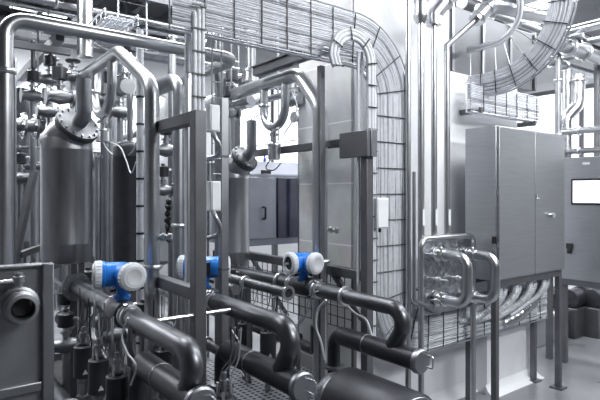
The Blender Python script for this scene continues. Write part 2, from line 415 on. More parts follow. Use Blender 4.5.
s2 = on(846, 204, ZL); sensor('dark sensor body in the middle flow pipe behind the frame post', s2, .062, .085)
meter_transmitter('blue flow meter half hidden behind the grey frame post', s2+V((0, 0, .168)), [(V((-.75, .6, 0)), 'lid'), (V((.9, -.45, 0)), 'lid')], .066, 1.35)
q = s2+V((0, 0, .168))+RT*.025-FW*.056
MB().obox(q-UPV*.036, q+UPV*.036, .036, .02).build('display_window', blackm, bpy.data.objects['flow_meter.001'], .003)
s3 = on(1268, 305, ZL); sensor('dark sensor body in the flow pipe before the tiled wall', s3, .062, .10)
meter_transmitter('blue and white flow meter before the tiled wall, display side open', s3+V((-.01, 0, .155)), [(V((-1, .05, 0)), 'display'), (V((.15, -1, 0)), 'lid')], .066, 1.12)

# open ended pipe
a = on(1106, 288, 1.045); b = on(1106, 217, 1.045)
t = pipe('short open-ended dark pipe between the middle and rear flow lines', [a, b, b+V((0, 0, .17))], .030, MATS['dark_pipe'], R=.07, clamps=((0, .55),), name='open_pipe')
MB().lathe(a+EY*.004, -EY, [(0, .030), (.002, .042), (.012, .042), (.012, .026), (-.06, .025)], 28, caps=False).build('ferrule', steel, t)
MB().lathe(a+EY*.05, -EY, [(0, .0255), (.051, .0255)], 20).build('bore', blackm, t)
MB().cyl(a.lerp(b, .5)-UPV*.028, V((a.lerp(b, .5).x, a.lerp(b, .5).y, .07)), .014, 12).build('support_leg', steel_d, t)

# light rods in front
a = P(150, 322, 2.30); b = gx(a, 236)
pipe('thin bright rod crossing in front of the frame post', [a, b], .0095, steel_b, name='support_rod', cat='rod')
a = on(1268, 300, 1.0); 

# the big dark drum
q0 = on(1164, 343, .53); q1 = on(1164, 416, .53)
t = thing('insulated_drum', 'large dark cylinder lying at the bottom edge in front of the tiled wall', 'drum', V((q1.x, q1.y, .2)))
ln = (q0-q1).length
MB().lathe(q0, -EY, [(0, .155), (.02, .178), (.03, .18), (ln-.02, .18), (ln, .172), (ln, .16)], 48).build('drum_shell', dark, t)
MB().lathe(q1, -EY, [(-.004, .17), (.006, .165), (.012, .06), (.014, .0)], 40).build('drum_end', steel_d, t)
MB().lathe(q1+V((0, -.005, .10)), -EY, [(0, .03), (.03, .03), (.034, .024)], 20).build('end_boss', steel_b, t)
MB().lathe(q0+EY*.09, -EY, [(0, .10), (.0, .125), (.02, .13), (.025, .11), (.05, .11), (.055, .135), (.075, .135), (.09, .12)], 36).build('clamp_ring', steel, t)
for sg in (-1, 1):
    MB().box((q1.x-.09, q0.y-.1 if sg > 0 else q1.y+.08, 0), (q1.x+.09, q0.y-.06 if sg > 0 else q1.y+.12, .40)).build('leg', frame_m, t)

# perforated step plate
pc = PZ(262, 385, .42)
t = thing('step_plate', 'perforated grey tread plate under the middle capped pipe', 'step', V((pc.x, pc.y, 0)))
MB().box((pc.x-.35, pc.y-.55, .40), (pc.x+.42, pc.y+.6, .42)).build('tread', holem, t)
for sx in (-.3, .37):
    for sy in (-.5, .55): MB().box((pc.x+sx-.02, pc.y+sy-.02, 0), (pc.x+sx+.02, pc.y+sy+.02, .4)).build('leg', frame_m, t)

# ------------------------------------------------------------------ upright process pipes
def upright(const, px_v, y_el, px_e, z_top, px_end, zbot, r, label, valve_z=None, m=None):
    A = P(px_v, 200, const/(px_v+91)); A.z = zbot
    B = gz(A, y_el)
    C = P(px_e, 200, const/(px_e+91)); C.z = z_top
    D = P(px_end, 200, const/(px_end+91)); D.z = z_top
    t = pipe(label, [A, B, C, D], r, m or steel_d, R=.14, n=20, clamps=((0, .55),), name='process_pipe')
    for z in (valve_z or ()):
        c = V((A.x, A.y, z)); d = RT
        MB().lathe(c+d*r*.7, d, [(0, .010), (.022, .010), (.022, .017), (.03, .021), (.042, .021), (.046, .015), (.058, .012), (.062, .021), (.08, .021), (.084, .012)], 16).build('sample_tap', steel, t)
    MB().lathe(V((A.x, A.y, zbot)), UPV, [(0, r*1.8), (.015, r*1.8), (.017, r)], 24).build('base_flange', steel_d, t)
    return A, B, C, D
zv = lambda const, px, py: EYE-(py-195)*(const/(px+91))/F
U1 = upright(680, 152, 84, 119, 2.50, 76, .0, .040, 'upright steel pipe crossing behind the nearest flow pipe, bent away at its top', [zv(680, 152, 237)], steel)
U3 = upright(1330, 320, 106, 299, 2.40, 206, .0, .048, 'upright steel pipe standing before the tiled wall, bent away at its top', [zv(1330, 320, 230)], steel)
A = P(179, 200, 3.25); A.z = 0; B = gz(A, 76); C = gy(B, 140)
pipe('upright steel pipe between the frame post and the rear uprights', [A, B, C], .037, steel_d, R=.13, n=20, clamps=((0, .6),), name='process_pipe')
c = gz(A, 237)
a = c+RT*.03
# top horizontal pipe with its drop and return
a = P(3, 17, 2.27); b = gx(a, 236)
A0 = gx(a, 5); A0 = V((A0.x, A0.y, 0))
pipe('long bright pipe crossing the whole upper part, turning back under the tray', [A0, gz(A0, 17), V((b.x, b.y, gz(A0, 17).z)), V((b.x, gy(b, 150).y, gz(A0, 17).z))], .033, steel, R=.085, n=22, clamps=((0, .9),))
# U bends with sensors beneath
def ubend(const, pa, pb, ztop, zbot, r, label, lab_s, cup_h):
    a = P(pa, 200, const/(pa+91)); b = P(pb, 200, const/(pb+91)); a.z = b.z = ztop
    a2 = V((a.x, a.y, zbot)); b2 = V((b.x, b.y, zbot))
    t = pipe(label, [a, a2, b2, b], r, steel, R=(a-b).length/2*.98, n=18, clamps=((0, .45),), name='looped_pipe')
    c = (a2+b2)/2
    s = thing('level_sensor', lab_s, 'sensor', c-UPV*(r+cup_h))
    MB().lathe(c-UPV*r*.9, -UPV, [(0, .017), (.015, .017), (.017, .034), (.034, .034), (.036, .016), (cup_h*.45, .016)], 20).build('neck', steel, s)
    MB().lathe(c-UPV*(r+cup_h*.42), -UPV, [(0, .02), (.003, .048), (.016, .050), (.02, .045), (cup_h*.55, .045), (cup_h*.58, .038)], 28).build('cup', steel_b, s)
    return c
c1 = ubend(680, 94, 112, 2.48, zv(680, 103, 114), .031, 'steel U-shaped loop of pipe hanging left of the nearest upright' .replace(' left of', ' beside'), 'bright cylindrical sensor under the loop above the big tank', .16)
c2 = ubend(1330, 264, 285, 2.38, zv(1330, 275, 127), .030, 'steel U-shaped loop of pipe hanging above the pale machine', 'bright cylindrical sensor under the loop above the pale machine', .20)

# ------------------------------------------------------------------ vessels
def vessel(px, d, r, ytop, ybot, label, m, oblique=True, legs=True):
    c = P(px, 200, d); zt = gz(c, ytop).z; zb = gz(c, ybot).z
    t = thing('pressure_vessel', label, 'tank', V((c.x, c.y, 0)))
    prof = [(0, r*.6), (.01, r*.93), (.03, r)] + [(.125, r*1.012), (.133, r*1.012), (.138, r)]
    H = zt-zb
    prof += [(H-.07, r), (H-.065, r*1.01), (H-.06, r), (H, r*.98)] 
    prof += [(H+r*.25, r*.86), (H+r*.42, r*.55), (H+r*.48, .001)]
    MB().lathe(V((c.x, c.y, zb)), UPV, prof, 48).build('vessel_shell', m, t)
    if oblique:
        d2 = (RT*.62-FW*.42+UPV*.62).normalized(); o = V((c.x, c.y, zt-.01))
        MB().lathe(o-d2*.05, d2, [(0, r*.98), (.10, r*.92), (.17, r*.70)], 40).build('oblique_neck', m, t)
        o2 = o+d2*.12
        f = MB().lathe(o2, d2, [(0, r*.6), (0, r*.86), (.018, r*.88), (.02, r*.80), (.026, r*.80), (.028, r*.88), (.046, r*.86), (.046, r*.5), (.052, r*.3)], 44).build('flange', frame_m, t)
        u, w = perp(d2)
        for k in range(14):
            q = o2+(u*math.cos(k*math.pi/7)+w*math.sin(k*math.pi/7))*r*.76
            MB().cyl(q-d2*.012, q+d2*.058, .007, 6).build('flange_bolt', steel_d, f)
        e = o2+d2*.05
        MB().tube(fillet([e, e+d2*.07, e+d2*.07+UPV*.22], .06, 6), r*.3, 16).build('top_pipe', steel_d, t)
    if legs:
        for k in range(3):
            a = k*2.094+.6; q = V((c.x+math.cos(a)*r*.8, c.y+math.sin(a)*r*.8, 0))
            MB().box((q.x-.018, q.y-.018, 0), (q.x+.018, q.y+.018, zb+.1)).build('leg', frame_m, t)
    return c, zt, zb
v1 = vessel(67, 3.28, .152, 140, 263, 'big brushed steel tank with slanted flange behind the nearest flow meter', vesselm)
v2 = vessel(128, 3.75, .105, 148, 285, 'narrow dark tank behind the upright pipe, beside the big tank', dark, oblique=False)
v3 = vessel(233, 3.95, .125, 170, 268, 'slim steel tank with slanted flange behind the white box on the column', vesselm)
v4 = vessel(20, 4.6, .16, 96, 255, 'dim steel tank at the far side of the crossing dark flanges', steel_d, oblique=False)

# ------------------------------------------------------------------ actuator canisters
def canister(const, px, label, zt=.78, h=.175, r=.049):
    c = on(const, px, zt-h)
    t = thing('valve_actuator', label, 'actuator', c-UPV*.22, 'dark canister actuators')
    MB().lathe(c, UPV, [(0, r*.8), (.006, r), (h-.006, r), (h, r*.86), (h, r*.5), (h+.01, r*.5), (h+.012, 0)], 28).build('canister', dark, t)
    d = (-c.copy()); d.z = 0; d.normalize(); d = (d*.96+RT*.28).normalized(); u = V((-d.y, d.x, 0))
    tri = MB(); o = c+V((0, 0, .028))+d*(r+.0008); tri.v += [o-u*.014, o+u*.014, o+UPV*.026, o-u*.014-d*.001, o+u*.014-d*.001, o+UPV*.026-d*.001]; tri.f += [(0, 1, 2), (3, 5, 4)]
    tri.build('warning_label', sticker, t)
    for k in range(3):
        a = k*2.1+px; q = c+V((math.cos(a)*r*.62, math.sin(a)*r*.62, h)); MB().cyl(q-UPV*.004, q+UPV*(.03+.012*k), .007, 8).build('air_fitting', steel_b, t)
    MB().lathe(c-UPV*.22, UPV, [(0, .02), (.1, .02), (.1, .035), (.12, .035), (.122, .02), (.19, .02), (.2, .03), (.22, .03)], 16).build('valve_bonnet', steel_d, t)
    s = MB().cyl(c+UPV*h, c+UPV*(h+.10), .011, 10); s.lathe(c+UPV*(h+.05), UPV, [(0, .02), (.02, .02)], 12); s.build('stem', steel_d, t)
    return c+UPV*h
cans = []
for k, (cst, px, lb) in enumerate([(491, 83, 'dark canister below the nearest flow pipe, farthest of its three'), (491, 98.5, 'dark canister below the nearest flow pipe, middle of its three'),
        (491, 117, 'dark canister below the nearest flow pipe, closest of its three'), (1119, 245, 'dark canister under the middle flow pipe, beside the frame post'),
        (1119, 268, 'dark canister under the middle flow pipe, midway along it'), (1119, 292, 'dark canister under the middle flow pipe near its bend'),
        (700, 163, 'dark canister between the frame post and the nearest flow pipe'), (1330, 318, 'dark canister beside the looped hose under the rear flow pipe'),
        (660, 224, 'small dark canister beside the riser of the middle capped pipe')]):
    cans.append(canister(cst, px, lb))

# ------------------------------------------------------------------ control cabinet
K = P(496, 200, 3.69); YC = K.y; xK = K.x
xR = gx(K, 563).x; yB = gy(K, 465).y
zt = EYE+70*3.69/F; zb = EYE-87*3.69/F
t = thing('control_cabinet', 'large two-door brushed steel cabinet on legs', 'cabinet', V(((xK+xR)/2, (YC+yB)/2, 0)))
MB().box((xK, YC, zb), (xR, yB, zt)).build('cabinet_body', brushed, t, .006)
xs1 = gx(K, 533).x
d1 = MB().box((xK+.015, YC-.018, zb+.015), (xs1-.003, YC-.001, zt-.012)).build('door', brushed, t, .003)
d2 = MB().box((xs1+.003, YC-.018, zb+.015), (xR-.010, YC-.001, zt-.012)).build('door', brushed, t, .003)
hp = PY(536, 201, YC-.018)
MB().cbox(hp+V((0, -.006, .03)), .012, .012, .05).cyl(hp+V((0, -.012, .02)), hp+V((0, -.03, .02)), .006, 8).build('lock', steel_b, d2)
hp = PY(550, 215, YC-.018)
MB().cbox(hp+V((0, -.005, 0)), .08, .01, .02).cyl(hp, hp-EY*.03, .013, 12).cyl(hp-EY*.03, hp-EY*.035, .02, 12).build('handle', steel_b, d2)
h = MB(); q = V((xK-.003, YC+.012, zb+.3))
h.cbox(q, .012, .03, .05); h.build('hinge', blackm, t)
for zz in (.25, .62, .95):
    MB().cyl((xK+.008, YC-.012, zb+zz), (xK+.008, YC-.012, zb+zz+.04), .006, 8).build('hinge', steel, d1)
fr = MB().box((xK+.02, YC+.0, zb-.045), (xR-.02, YC+.04, zb)).build('frame_rail', frame_m, t, .003)
MB().box((xK+.02, yB-.04, zb-.045), (xR-.02, yB, zb)).build('frame_rail', frame_m, t, .003)
for (x, y) in ((xK+.022, YC+.022), (xR-.035, YC+.022), (xK+.022, yB-.022), (xR-.035, yB-.022)):
    MB().box((x-.021, y-.021, .012), (x+.021, y+.021, zb-.03)).build('leg', frame_m, t, .003)
    MB().box((x-.05, y-.05, 0), (x+.05, y+.05, .012)).build('foot_plate', frame_m, t)
XS = xK

# second cabinet
K2 = P(563, 200, 4.9); k2b = gy(K2, 540)
yfar = K2.y+.05; ynear = gy(K2, 640).y
z2t = EYE+37*4.9/F; z2b = EYE-84*4.9/F
t = thing('control_cabinet', 'pale grey cabinet with lit white screen, at the far end', 'cabinet', V((K2.x+.2, (yfar+ynear)/2, 0)))
MB().box((K2.x, ynear, z2b), (K2.x+.45, yfar, z2t)).build('cabinet_body', brushed, t, .008)
a = PX(573.5, 181, K2.x-.004); b = PX(606, 203, K2.x-.004)
s = MB().box((K2.x-.012, b.y-.02, b.z-.02), (K2.x, a.y+.02, a.z+.02)).build('screen_frame', blackm, t, .003)
MB().box((K2.x-.015, b.y, b.z), (K2.x-.011, a.y, a.z)).build('screen', screen, s)
a = PX(570, 246, K2.x)
h = MB().cbox(a-V((.012, 0, 0)), .024, .055, .05); h.cbox(a-V((.014, 0, .04)), .024, .035, .06); h.build('turn_handle', blackm, t, .004)
a = PX(586, 163.5, K2.x); MB().cbox(a, .006, .06, .02).build('nameplate', white_p, t)
MB().box((K2.x+.0, ynear, z2b-.05), (K2.x+.45, yfar, z2b)).build('frame_rail', frame_m, t)
for yy in (yfar-.04, ynear+.04, ynear+.8):
    MB().box((K2.x+.02, yy-.025, 0), (K2.x+.07, yy+.025, z2b)).build('leg', frame_m, t)

# ------------------------------------------------------------------ instrument panel with tube frame and U bends
yp = P(422, 200, 3.40).y
xa = PY(421, 200, yp).x; xb = PY(473, 200, yp).x; zp = EYE-44*3.42/F
t = thing('panel_stand', 'rounded tube stand holding a crinkled metal plate beside the large cabinet', 'stand', V(((xa+xb)/2, yp, 0)))
MB().tube(fillet([V((xa, yp, 0)), V((xa, yp, zp)), V((xb, yp, zp)), V((xb, yp, .0))], .06, 8), .020, 18).build('tube_frame', steel, t)
zpb = PY(425, 316, yp).z
MB().box((xa+.012, yp+.002, zpb), (xb-.012, yp+.012, zp-.012)).build('plate', foil, t)
for x in (xa, xb): MB().lathe((x, yp, 0), UPV, [(0, .05), (.01, .05), (.012, .02)], 20).build('foot_plate', frame_m, t)
for k, (pxs, pxe, lab) in enumerate(((437, 467, 'steel U-shaped pipe end on the crinkled plate, the one nearer the upright tray'), (468, 495, 'steel U-shaped pipe end on the crinkled plate, the one nearer the large cabinet'))):
    S = PY(pxs, 254, yp-.002); E = gy(S, pxe)
    zl = S.z-.30
    t = pipe(lab, [S, V((S.x, E.y, S.z)), V((S.x, E.y, zl)), V((S.x, S.y, zl))], .034, steel, R=.075, n=20, name='bent_pipe')
    for z in (S.z, zl):
        MB().lathe(V((S.x, S.y, z)), -EY, [(0, .05), (.012, .052), (.014, .036), (.05, .036), (.052, .046), (.066, .046), (.068, .034)], 24).build('clamp', steel_b, t)
        q = V((S.x-.035, S.y-.06, z+.02))
        MB().cyl(q-RT*.03+UPV*.01, q+V((.03, -.02, -.005)), .009, 10).lathe(q+V((0, 0, .005)), UPV, [(0, .012), (.02, .014), (.03, .009)], 12).build('clamp_screw', steel_b, t)
for k, (px, py, ln) in enumerate(((428, 254, .10), (430, 278, .22), (432, 300, .1), (452, 277, .16))):
    q = PY(px, py, yp); tt = MB().cyl(q, q-EY*ln*.7, .007, 10).lathe(q-EY*ln*.7*.35, -EY, [(0, .016), (.02, .018), (.03, .012)], 12)
    tag(tt.build('sample_valve', steel_b), ['small bright valve high on the crinkled plate', 'long bright valve stem at mid height of the crinkled plate', 'small bright valve low on the crinkled plate', 'bright valve stem between the two U-shaped pipe ends'][k], 'valve')

# ------------------------------------------------------------------ upright pipes beside the tray
yv = 2.27
hd = 3.9
for k, (px, r, lab) in enumerate(((408, .019, 'upright pale pipe touching the edge of the curving cable tray'), (421, .022, 'upright pipe with thick collar at its top, next to the tray side pipe'),
        (434, .021, 'upright pipe whose thick jacket leans away at the top'), (447, .021, 'upright pipe nearest the large cabinet, with a leaning dark upper end'))):
    b = PY(px, 200, yv); zend = [3.98, gz(b, 22).z, gz(b, 24).z, gz(b, 50).z][k]
    base = V((b.x, b.y, 0 if k == 0 else .96))
    t = thing('riser_pipe', lab, 'pipe', base)
    MB().cyl(base, V((b.x, b.y, zend)), r, 18).build('pipe_run', steel, t)
    MB().lathe(base, UPV, [(0, r*2), (.012, r*2), (.014, r)], 18).build('floor_collar', steel_d, t)
    top = V((b.x, b.y, zend))
    if k == 1:
        MB().lathe(top-UPV*.01, UPV, [(0, .03), (.04, .05), (.06, .05), (.065, .044), (.14, .044), (.145, .05), (.16, .05), (.8, .05)], 24).build('jacket', steel, t)
    if k == 2:
        dd = (RT*.55+UPV*.7+FW*.25).normalized()
        MB().tube(fillet([top-UPV*.01, top+UPV*.06, top+UPV*.06+dd*.9], .04, 4), .052, 22).build('jacket', steel, t)
        for fr in (.14, .22, .34):
            MB().lathe(top+UPV*.05+dd*fr, dd, [(0, .053), (.004, .060), (.016, .060), (.02, .053)], 24).build('jacket_band', steel, t)
    if k == 3:
        dd = (RT*.60+UPV*.62+FW*.2).normalized()
        MB().tube([top-UPV*.01, top+UPV*.03, top+dd*.36], .022, 16).build('upper_run', steel_d, t)
        MB().tube(fillet([top+dd*.33, top+dd*.52, top+dd*.52+V((.9, 0, .08))], .1, 6), .052, 22).build('jacket', steel, t)
        for fr in (.36, .46): MB().lathe(top+dd*fr, dd, [(0, .053), (.004, .060), (.016, .060), (.02, .053)], 24).build('jacket_band', steel, t)
    q = gz(b, 218 if k else 240)
    if k: MB().box((q.x-.012, q.y-r-.003, q.z-.05), (q.x+.012, q.y-r, q.z+.06)).build('flow_sticker', white_p, t)
a = PY(452, 196, 2.2); 
# pipe loops low between tray and stand
b = PY(414, 180, 2.20)
pipe('thin dark pipe running down beside the tray and turning to the crinkled plate', [V((b.x, b.y, 1.75)), V((b.x, b.y, gz(b, 300).z)), V((b.x+.25, b.y, gz(b, 300).z-.12))], .011, steel_d, name='drain_pipe')

# ------------------------------------------------------------------ cable trays
def arc2(cx, cz, r, a0, a1, n=12):
    return [(cx+r*math.cos(math.radians(a0+(a1-a0)*k/n)), cz+r*math.sin(math.radians(a0+(a1-a0)*k/n))) for k in range(n+1)]
def off2(path, o):
    out = []
    for i, p in enumerate(path):
        a = path[max(i-1, 0)]; b = path[min(i+1, len(path)-1)]
        dx, dz = b[0]-a[0], b[1]-a[1]; l = math.hypot(dx, dz) or 1
        out.append((p[0]-dz/l*o, p[1]+dx/l*o))
    return out
def resample(path, step):
    out = [path[0]]; acc = 0
    for a, b in zip(path, path[1:]):
        l = math.hypot(b[0]-a[0], b[1]-a[1]); d = step-acc
        while d <= l:
            f = d/l; out.append((a[0]+(b[0]-a[0])*f, a[1]+(b[1]-a[1])*f)); d += step
        acc = (acc+l) % step
    return out
def tray(label, path, y, width, tie_step, cab, cab_label, cab_group, lo=None, hi=None, rung_step=.1, r=.0058, sep=.0145, to3=None, tie_m=blackm, rung_m=None):
    """ladder tray following path (x,z) in the plane y; cables on the -Y face between offsets lo..hi"""
    to3 = to3 or (lambda p, dy: V((p[0], y+dy, p[1])))
    lo = -width/2+.02 if lo is None else lo; hi = width/2-.02 if hi is None else hi
    zmin = min(path, key=lambda p: p[1])
    t = thing('cable_tray', label, 'cable tray', to3(zmin, 0))
    fine = resample(path, .03)+[path[-1]]
    for s in (-1, 1):
        e = off2(fine, s*width/2)
        MB().tube([to3(p, -.008) for p in e], .0055, 8).build('side_rail', tray_m, t)
        MB().tube([to3(p, .035) for p in e], .0075, 8).build('side_rail', tray_m, t)
    A = off2(resample(path, rung_step), -width/2); B = off2(resample(path, rung_step), width/2)
    for a, b in list(zip(A, B))[:95]:
        MB().tube([to3(a, .03), to3(b, .03)], .0042, 6).build('rung', tray_m, t)
    base = resample(path, tie_step)
    lo_p = off2(base, lo-.012); hi_p = off2(base, hi+.012)
    for a, b in list(zip(lo_p, hi_p))[1:95]:
        mid = [to3((a[0]+(b[0]-a[0])*f, a[1]+(b[1]-a[1])*f), -.012-.004*random.random()) for f in (0, .17, .33, .5, .67, .83, 1)]
        MB().tube(mid, .0036, 5).build('cable_tie', tie_m, t)
    n = cab
    for k in range(n):
        o = lo+(hi-lo)*k/(n-1); ph = random.random()*6; w = random.uniform(.001, .0032); rr = r*random.choice((.8, 1, 1, 1.2))
        o_path = off2(fine, o)
        pts = [to3((p[0], p[1]+w*math.sin(i*.35+ph)), -.004+.003*math.sin(i*.21+ph*2)) for i, p in enumerate(o_path)]
        c = MB().tube(pts, rr, 5, True).build('cable', random.choice((cable_m, cable_m, cable_m, cable_g)))
        tag(c, cab_label, 'cable', cab_group)
    return t
ym = 2.30
L = PY(375, 200, ym).x; R = PY(409, 200, ym).x; xc = (L+R)/2; W = R-L
zH = EYE+141*depth(PY(300, 54, ym))/F+W/2
Rc = .33
xl = PY(172, 20, ym).x
zB = PY(460, 323, ym).z+.02
RcB = .26
mp = [(xl, zH)]+[(xc-Rc+Rc*math.sin(a), zH-Rc+Rc*math.cos(a)) for a in [math.radians(x) for x in range(0, 91, 6)]]
mp += [(xc+RcB-RcB*math.cos(math.radians(a)), zB+RcB-RcB*math.sin(math.radians(a))) for a in range(0, 91, 6)]
xe2 = PY(546, 300, ym).x
mp += [(xe2, zB)]
tray('main wire cable tray sweeping down in front of the wall, then along the plinth', mp, ym, W, .165, 26,
     'pale cable laid in the main tray sweeping down before the wall', 'cables in the main sweeping tray')
# second bundle loop nearer, hooked over the main tray
yn = 2.20
def P2(px, py, Y=yn): q = PY(px, py, Y); return (q.x, q.z)
cx = P2(353, 60); rx = P2(371, 60)[0]-cx[0]
pth = [P2(337, 66), (cx[0]-rx, cx[1])]+[(cx[0]-rx*math.cos(math.radians(a)), cx[1]+rx*1.0*math.sin(math.radians(a))) for a in range(10, 181, 10)]+[(cx[0]+rx, P2(371, 342)[1])]
t = thing('cable_conduit', 'arched pale cable conduit with black ties hooked over the tray corner', 'conduit', V((pth[-1][0], yn, pth[-1][1])))
for o, rr in ((-.022, .013), (.004, .015), (.026, .011)):
    MB().tube([V((p[0], yn, p[1])) for p in off2(resample(pth, .03), o)], rr, 10).build('conduit_tube', cable_m, t)
bb = resample(pth, .13)
for a, b in zip(off2(bb, -.036), off2(bb, .038)): MB().tube([V((a[0], yn-.017, a[1])), V(((a[0]+b[0])/2, yn-.02, (a[1]+b[1])/2)), V((b[0], yn-.017, b[1]))], .004, 5).build('cable_tie', blackm, t)
for k, px in enumerate((358, 362)):
    a = PY(px, 52, 2.24); c = MB().tube([a, gz(a, 120), gz(a, 200)+V((.01, 0, 0)), gz(a, 285)], .009, 8).build('cable', cable_m)
    tag(c, 'thick pale cable hanging straight down from the tray corner', 'cable', 'two cables hanging by the tray corner')
# narrower second tray run below/behind in the upper part
pth = [P2(228, 30, 2.36), P2(345, 58, 2.36)]
# box devices on the conduit
def device(px0, py0, px1, py1, Y, dep, label, m=white_p, name='junction_box'):
    a = PY(px0, py0, Y); b = PY(px1, py1, Y)
    t = thing(name, label, 'box', V(((a.x+b.x)/2, Y, b.z)))
    MB().box((a.x, Y, b.z), (b.x, Y+dep, a.z)).build('box_shell', m, t, .004)
    MB().box((a.x+.006, Y-.004, b.z+.006), (b.x-.006, Y, a.z-.006)).build('box_cover', m, t, .002)
    MB().cyl(((a.x+b.x)/2, Y+dep/2, b.z), ((a.x+b.x)/2, Y+dep/2, b.z-.025), .009, 10).build('cable_gland', blackm, t)
    return t
device(377, 198, 388.5, 228, 2.16, .05, 'small white box fixed low on the upright cable tray')

# column with white boxes by the frame post
pc = P(222, 200, 2.75); t = thing('trunking_post', 'pale steel trunking post behind the frame post, white boxes on its side', 'post', V((pc.x, pc.y, 0)))
MB().box((pc.x-.012, pc.y-.02, 0), (pc.x+.03, pc.y+.02, gz(pc, 98).z)).build('post_profile', steel_d, t, .003)
for z in (.6, 1.2, 1.8): MB().box((pc.x-.014, pc.y-.024, z), (pc.x+.032, pc.y+.022, z+.012)).build('bracket', frame_m, t)
device(210, 104, 220, 132, pc.y-.08, .05, 'white box high on the trunking post')
device(211, 181, 221, 211, pc.y-.08, .05, 'white box at mid height on the trunking post')
MB().box
q = P(214, 140, 2.62)
for k, (ya, yb_) in enumerate(((132, 158), (211, 238))):
    A = P(213, ya, 2.60); c = MB().tube(spline([A, P(216, ya+7, 2.58), P(220, ya+16, 2.6), P(217, ya+24, 2.62), P(208, yb_, 2.64)]), .012, 10).build('conduit_hose', steel)
    tag(c, ['bright curved hose leaving the higher white box', 'bright curved hose leaving the lower white box'][k], 'hose')
A = P(212, 40, 2.68); pk = MB()
t = thing('cable_ladder', 'narrow upright wire ladder beside the trunking post', 'cable ladder', V((A.x, A.y, 1.5)))
for o in (0, .055): MB().tube([V((A.x+o, A.y, 1.5)), V((A.x+o, A.y, 2.65))], .004, 6).build('side_rail', steel_d, t)
for k in range(14): MB().tube([V((A.x, A.y, 1.55+k*.08)), V((A.x+.055, A.y, 1.55+k*.08))], .003, 6).build('rung', steel_d, t)

# tall silver post and the arched bundle next to it
q = P(188.5, 100, 2.62)
t = thing('support_post', 'tall pale steel post reaching the ceiling above the frame post', 'post', V((q.x, q.y, 0)))
MB().box((q.x-.015, q.y-.018, 0), (q.x+.015, q.y+.018, 3.99)).build('post_profile', steel, t, .004)
MB().box((q.x-.06, q.y-.06, 0), (q.x+.06, q.y+.06, .012)).build('foot_plate', frame_m, t)
MB().box((q.x-.06, q.y-.06, 3.985), (q.x+.06, q.y+.06, 4.0)).build('ceiling_plate', frame_m, t)
q = P(198, 60, 2.50); zt1 = gz(q, 8).z
t = thing('cable_conduit', 'upright pale cable bundle with arched top above the frame post', 'conduit', V((q.x, q.y, 2.0)))
for k, (o, ra) in enumerate(((-.02, .014), (.003, .012), (.024, .012))):
    x = q.x+o; MB().tube(fillet([V((x, q.y, 2.005)), V((x, q.y, zt1+o)), V((x+.0, q.y+.07, zt1+o+.01)), V((x, q.y+.075, zt1-.3))], .03, 6), ra, 10).build('conduit_tube', cable_m, t)
for k in range(5): MB().box((q.x-.038, q.y-.018, 2.07+k*.11), (q.x+.038, q.y-.012, 2.077+k*.11)).build('cable_tie', blackm, t)

# tray at upper right: rises in a sweeping elbow
XR = 3.62; yw = Y0-.02
zlo = 2.385; zhi = 2.79; Wr = zhi-zlo; zc = (zlo+zhi)/2; sm = -1.875; Rm = .20+Wr/2
pth = [(-yw, zc), (sm-Rm, zc)]+[(sm-Rm+Rm*math.sin(math.radians(a)), zc+Rm-Rm*math.cos(math.radians(a))) for a in range(6, 91, 6)]+[(sm, 3.97)]
side3 = lambda p, dy: V((XR+dy, -p[0], p[1]))
tray('wire cable tray above the large cabinet bending up to the ceiling', pth, 0, Wr, .12, 13, 'pale cable in the tray bending up above the large cabinet', 'cables in the tray bending up',
     lo=-Wr/2+.01, hi=-Wr/2+.17, rung_step=.115, r=.0075, to3=side3)
t = thing('cable_conduit', 'slim bundle of cables along the inner edge of the tray bending up', 'conduit', V((XR, yw, zhi-.05)))
for k in range(4):
    MB().tube([side3(p, -.012-.008*(k % 2)) for p in off2(resample(pth, .04), Wr/2-.002-.013*k)], .0085, 6).build('conduit_tube', cable_m, t)
# flat tray behind, over the cabinet
p0 = PY(470, 93, 2.36); p1 = gx(p0, 539)
tray('short straight cable tray just above the large cabinet', [(p0.x, p0.z-.03), (p1.x, p0.z-.03)], 2.36, .22, .16, 15, 'pale cable in the short straight tray above the large cabinet', 'cables in the short straight tray')
# tray brackets to wall
for k, (px, py) in enumerate(((478, 95), (532, 110))):
    q = PY(px, py, 2.37); MBq = MB().box((q.x-.015, 2.335, q.z-.14), (q.x+.015, 2.5 if k else 2.53, q.z-.10)); 
    tag(MBq.build('wall_bracket', frame_m), ['small steel bracket under the start of the short tray', 'small steel bracket under the end of the short tray'][k], 'bracket')

# corrugated conduits below the cabinet
for k in range(8):
    x = xK+.12+k*.105; y = YC+.07+.03*(k % 2)
    xe_ = x-.22-.02*(k % 3); ze = zb-.30-.012*k
    pts = spline([V((x, y, zb)), V((x+.01, y-.02, zb-.10)), V((x-.02, y+.02, zb-.20)), V((x-.12, y+.08, zb-.28)), V((xe_-.05, y+.14, ze))], 22)
    r0 = .021+.004*(k % 3); rad = [r0*(1+.10*math.sin(i*1.9)) for i in range(len(pts))]
    t = thing('flexible_conduit', 'white corrugated conduit curving down beneath the large cabinet', 'conduit', V((x, y, ze)), 'white conduits beneath the cabinet')
    MB().tube(pts, rad, 14).build('corrugated_hose', conduit, t)
    MB().lathe(V((x, y, zb)), -UPV, [(0, r0*1.3), (.03, r0*1.3), (.032, r0*1.1)], 10).build('screw_gland', steel_d, t)
xq = gx(K, 556).x
pts = [V((xq+.03*math.cos(a), YC+.12, zb-.03-.0*a)) for a in (0,)]
t = thing('flexible_conduit', 'large ribbed grey hose at the far end beneath the large cabinet', 'conduit', V((xq, YC+.15, zb-.3)))
pts = spline([V((xq-.06, YC+.12, zb)), V((xq-.05, YC+.12, zb-.12)), V((xq-.08, YC+.14, zb-.24)), V((xq-.20, YC+.18, zb-.34)), V((xq-.45, YC+.2, zb-.40))], 26)
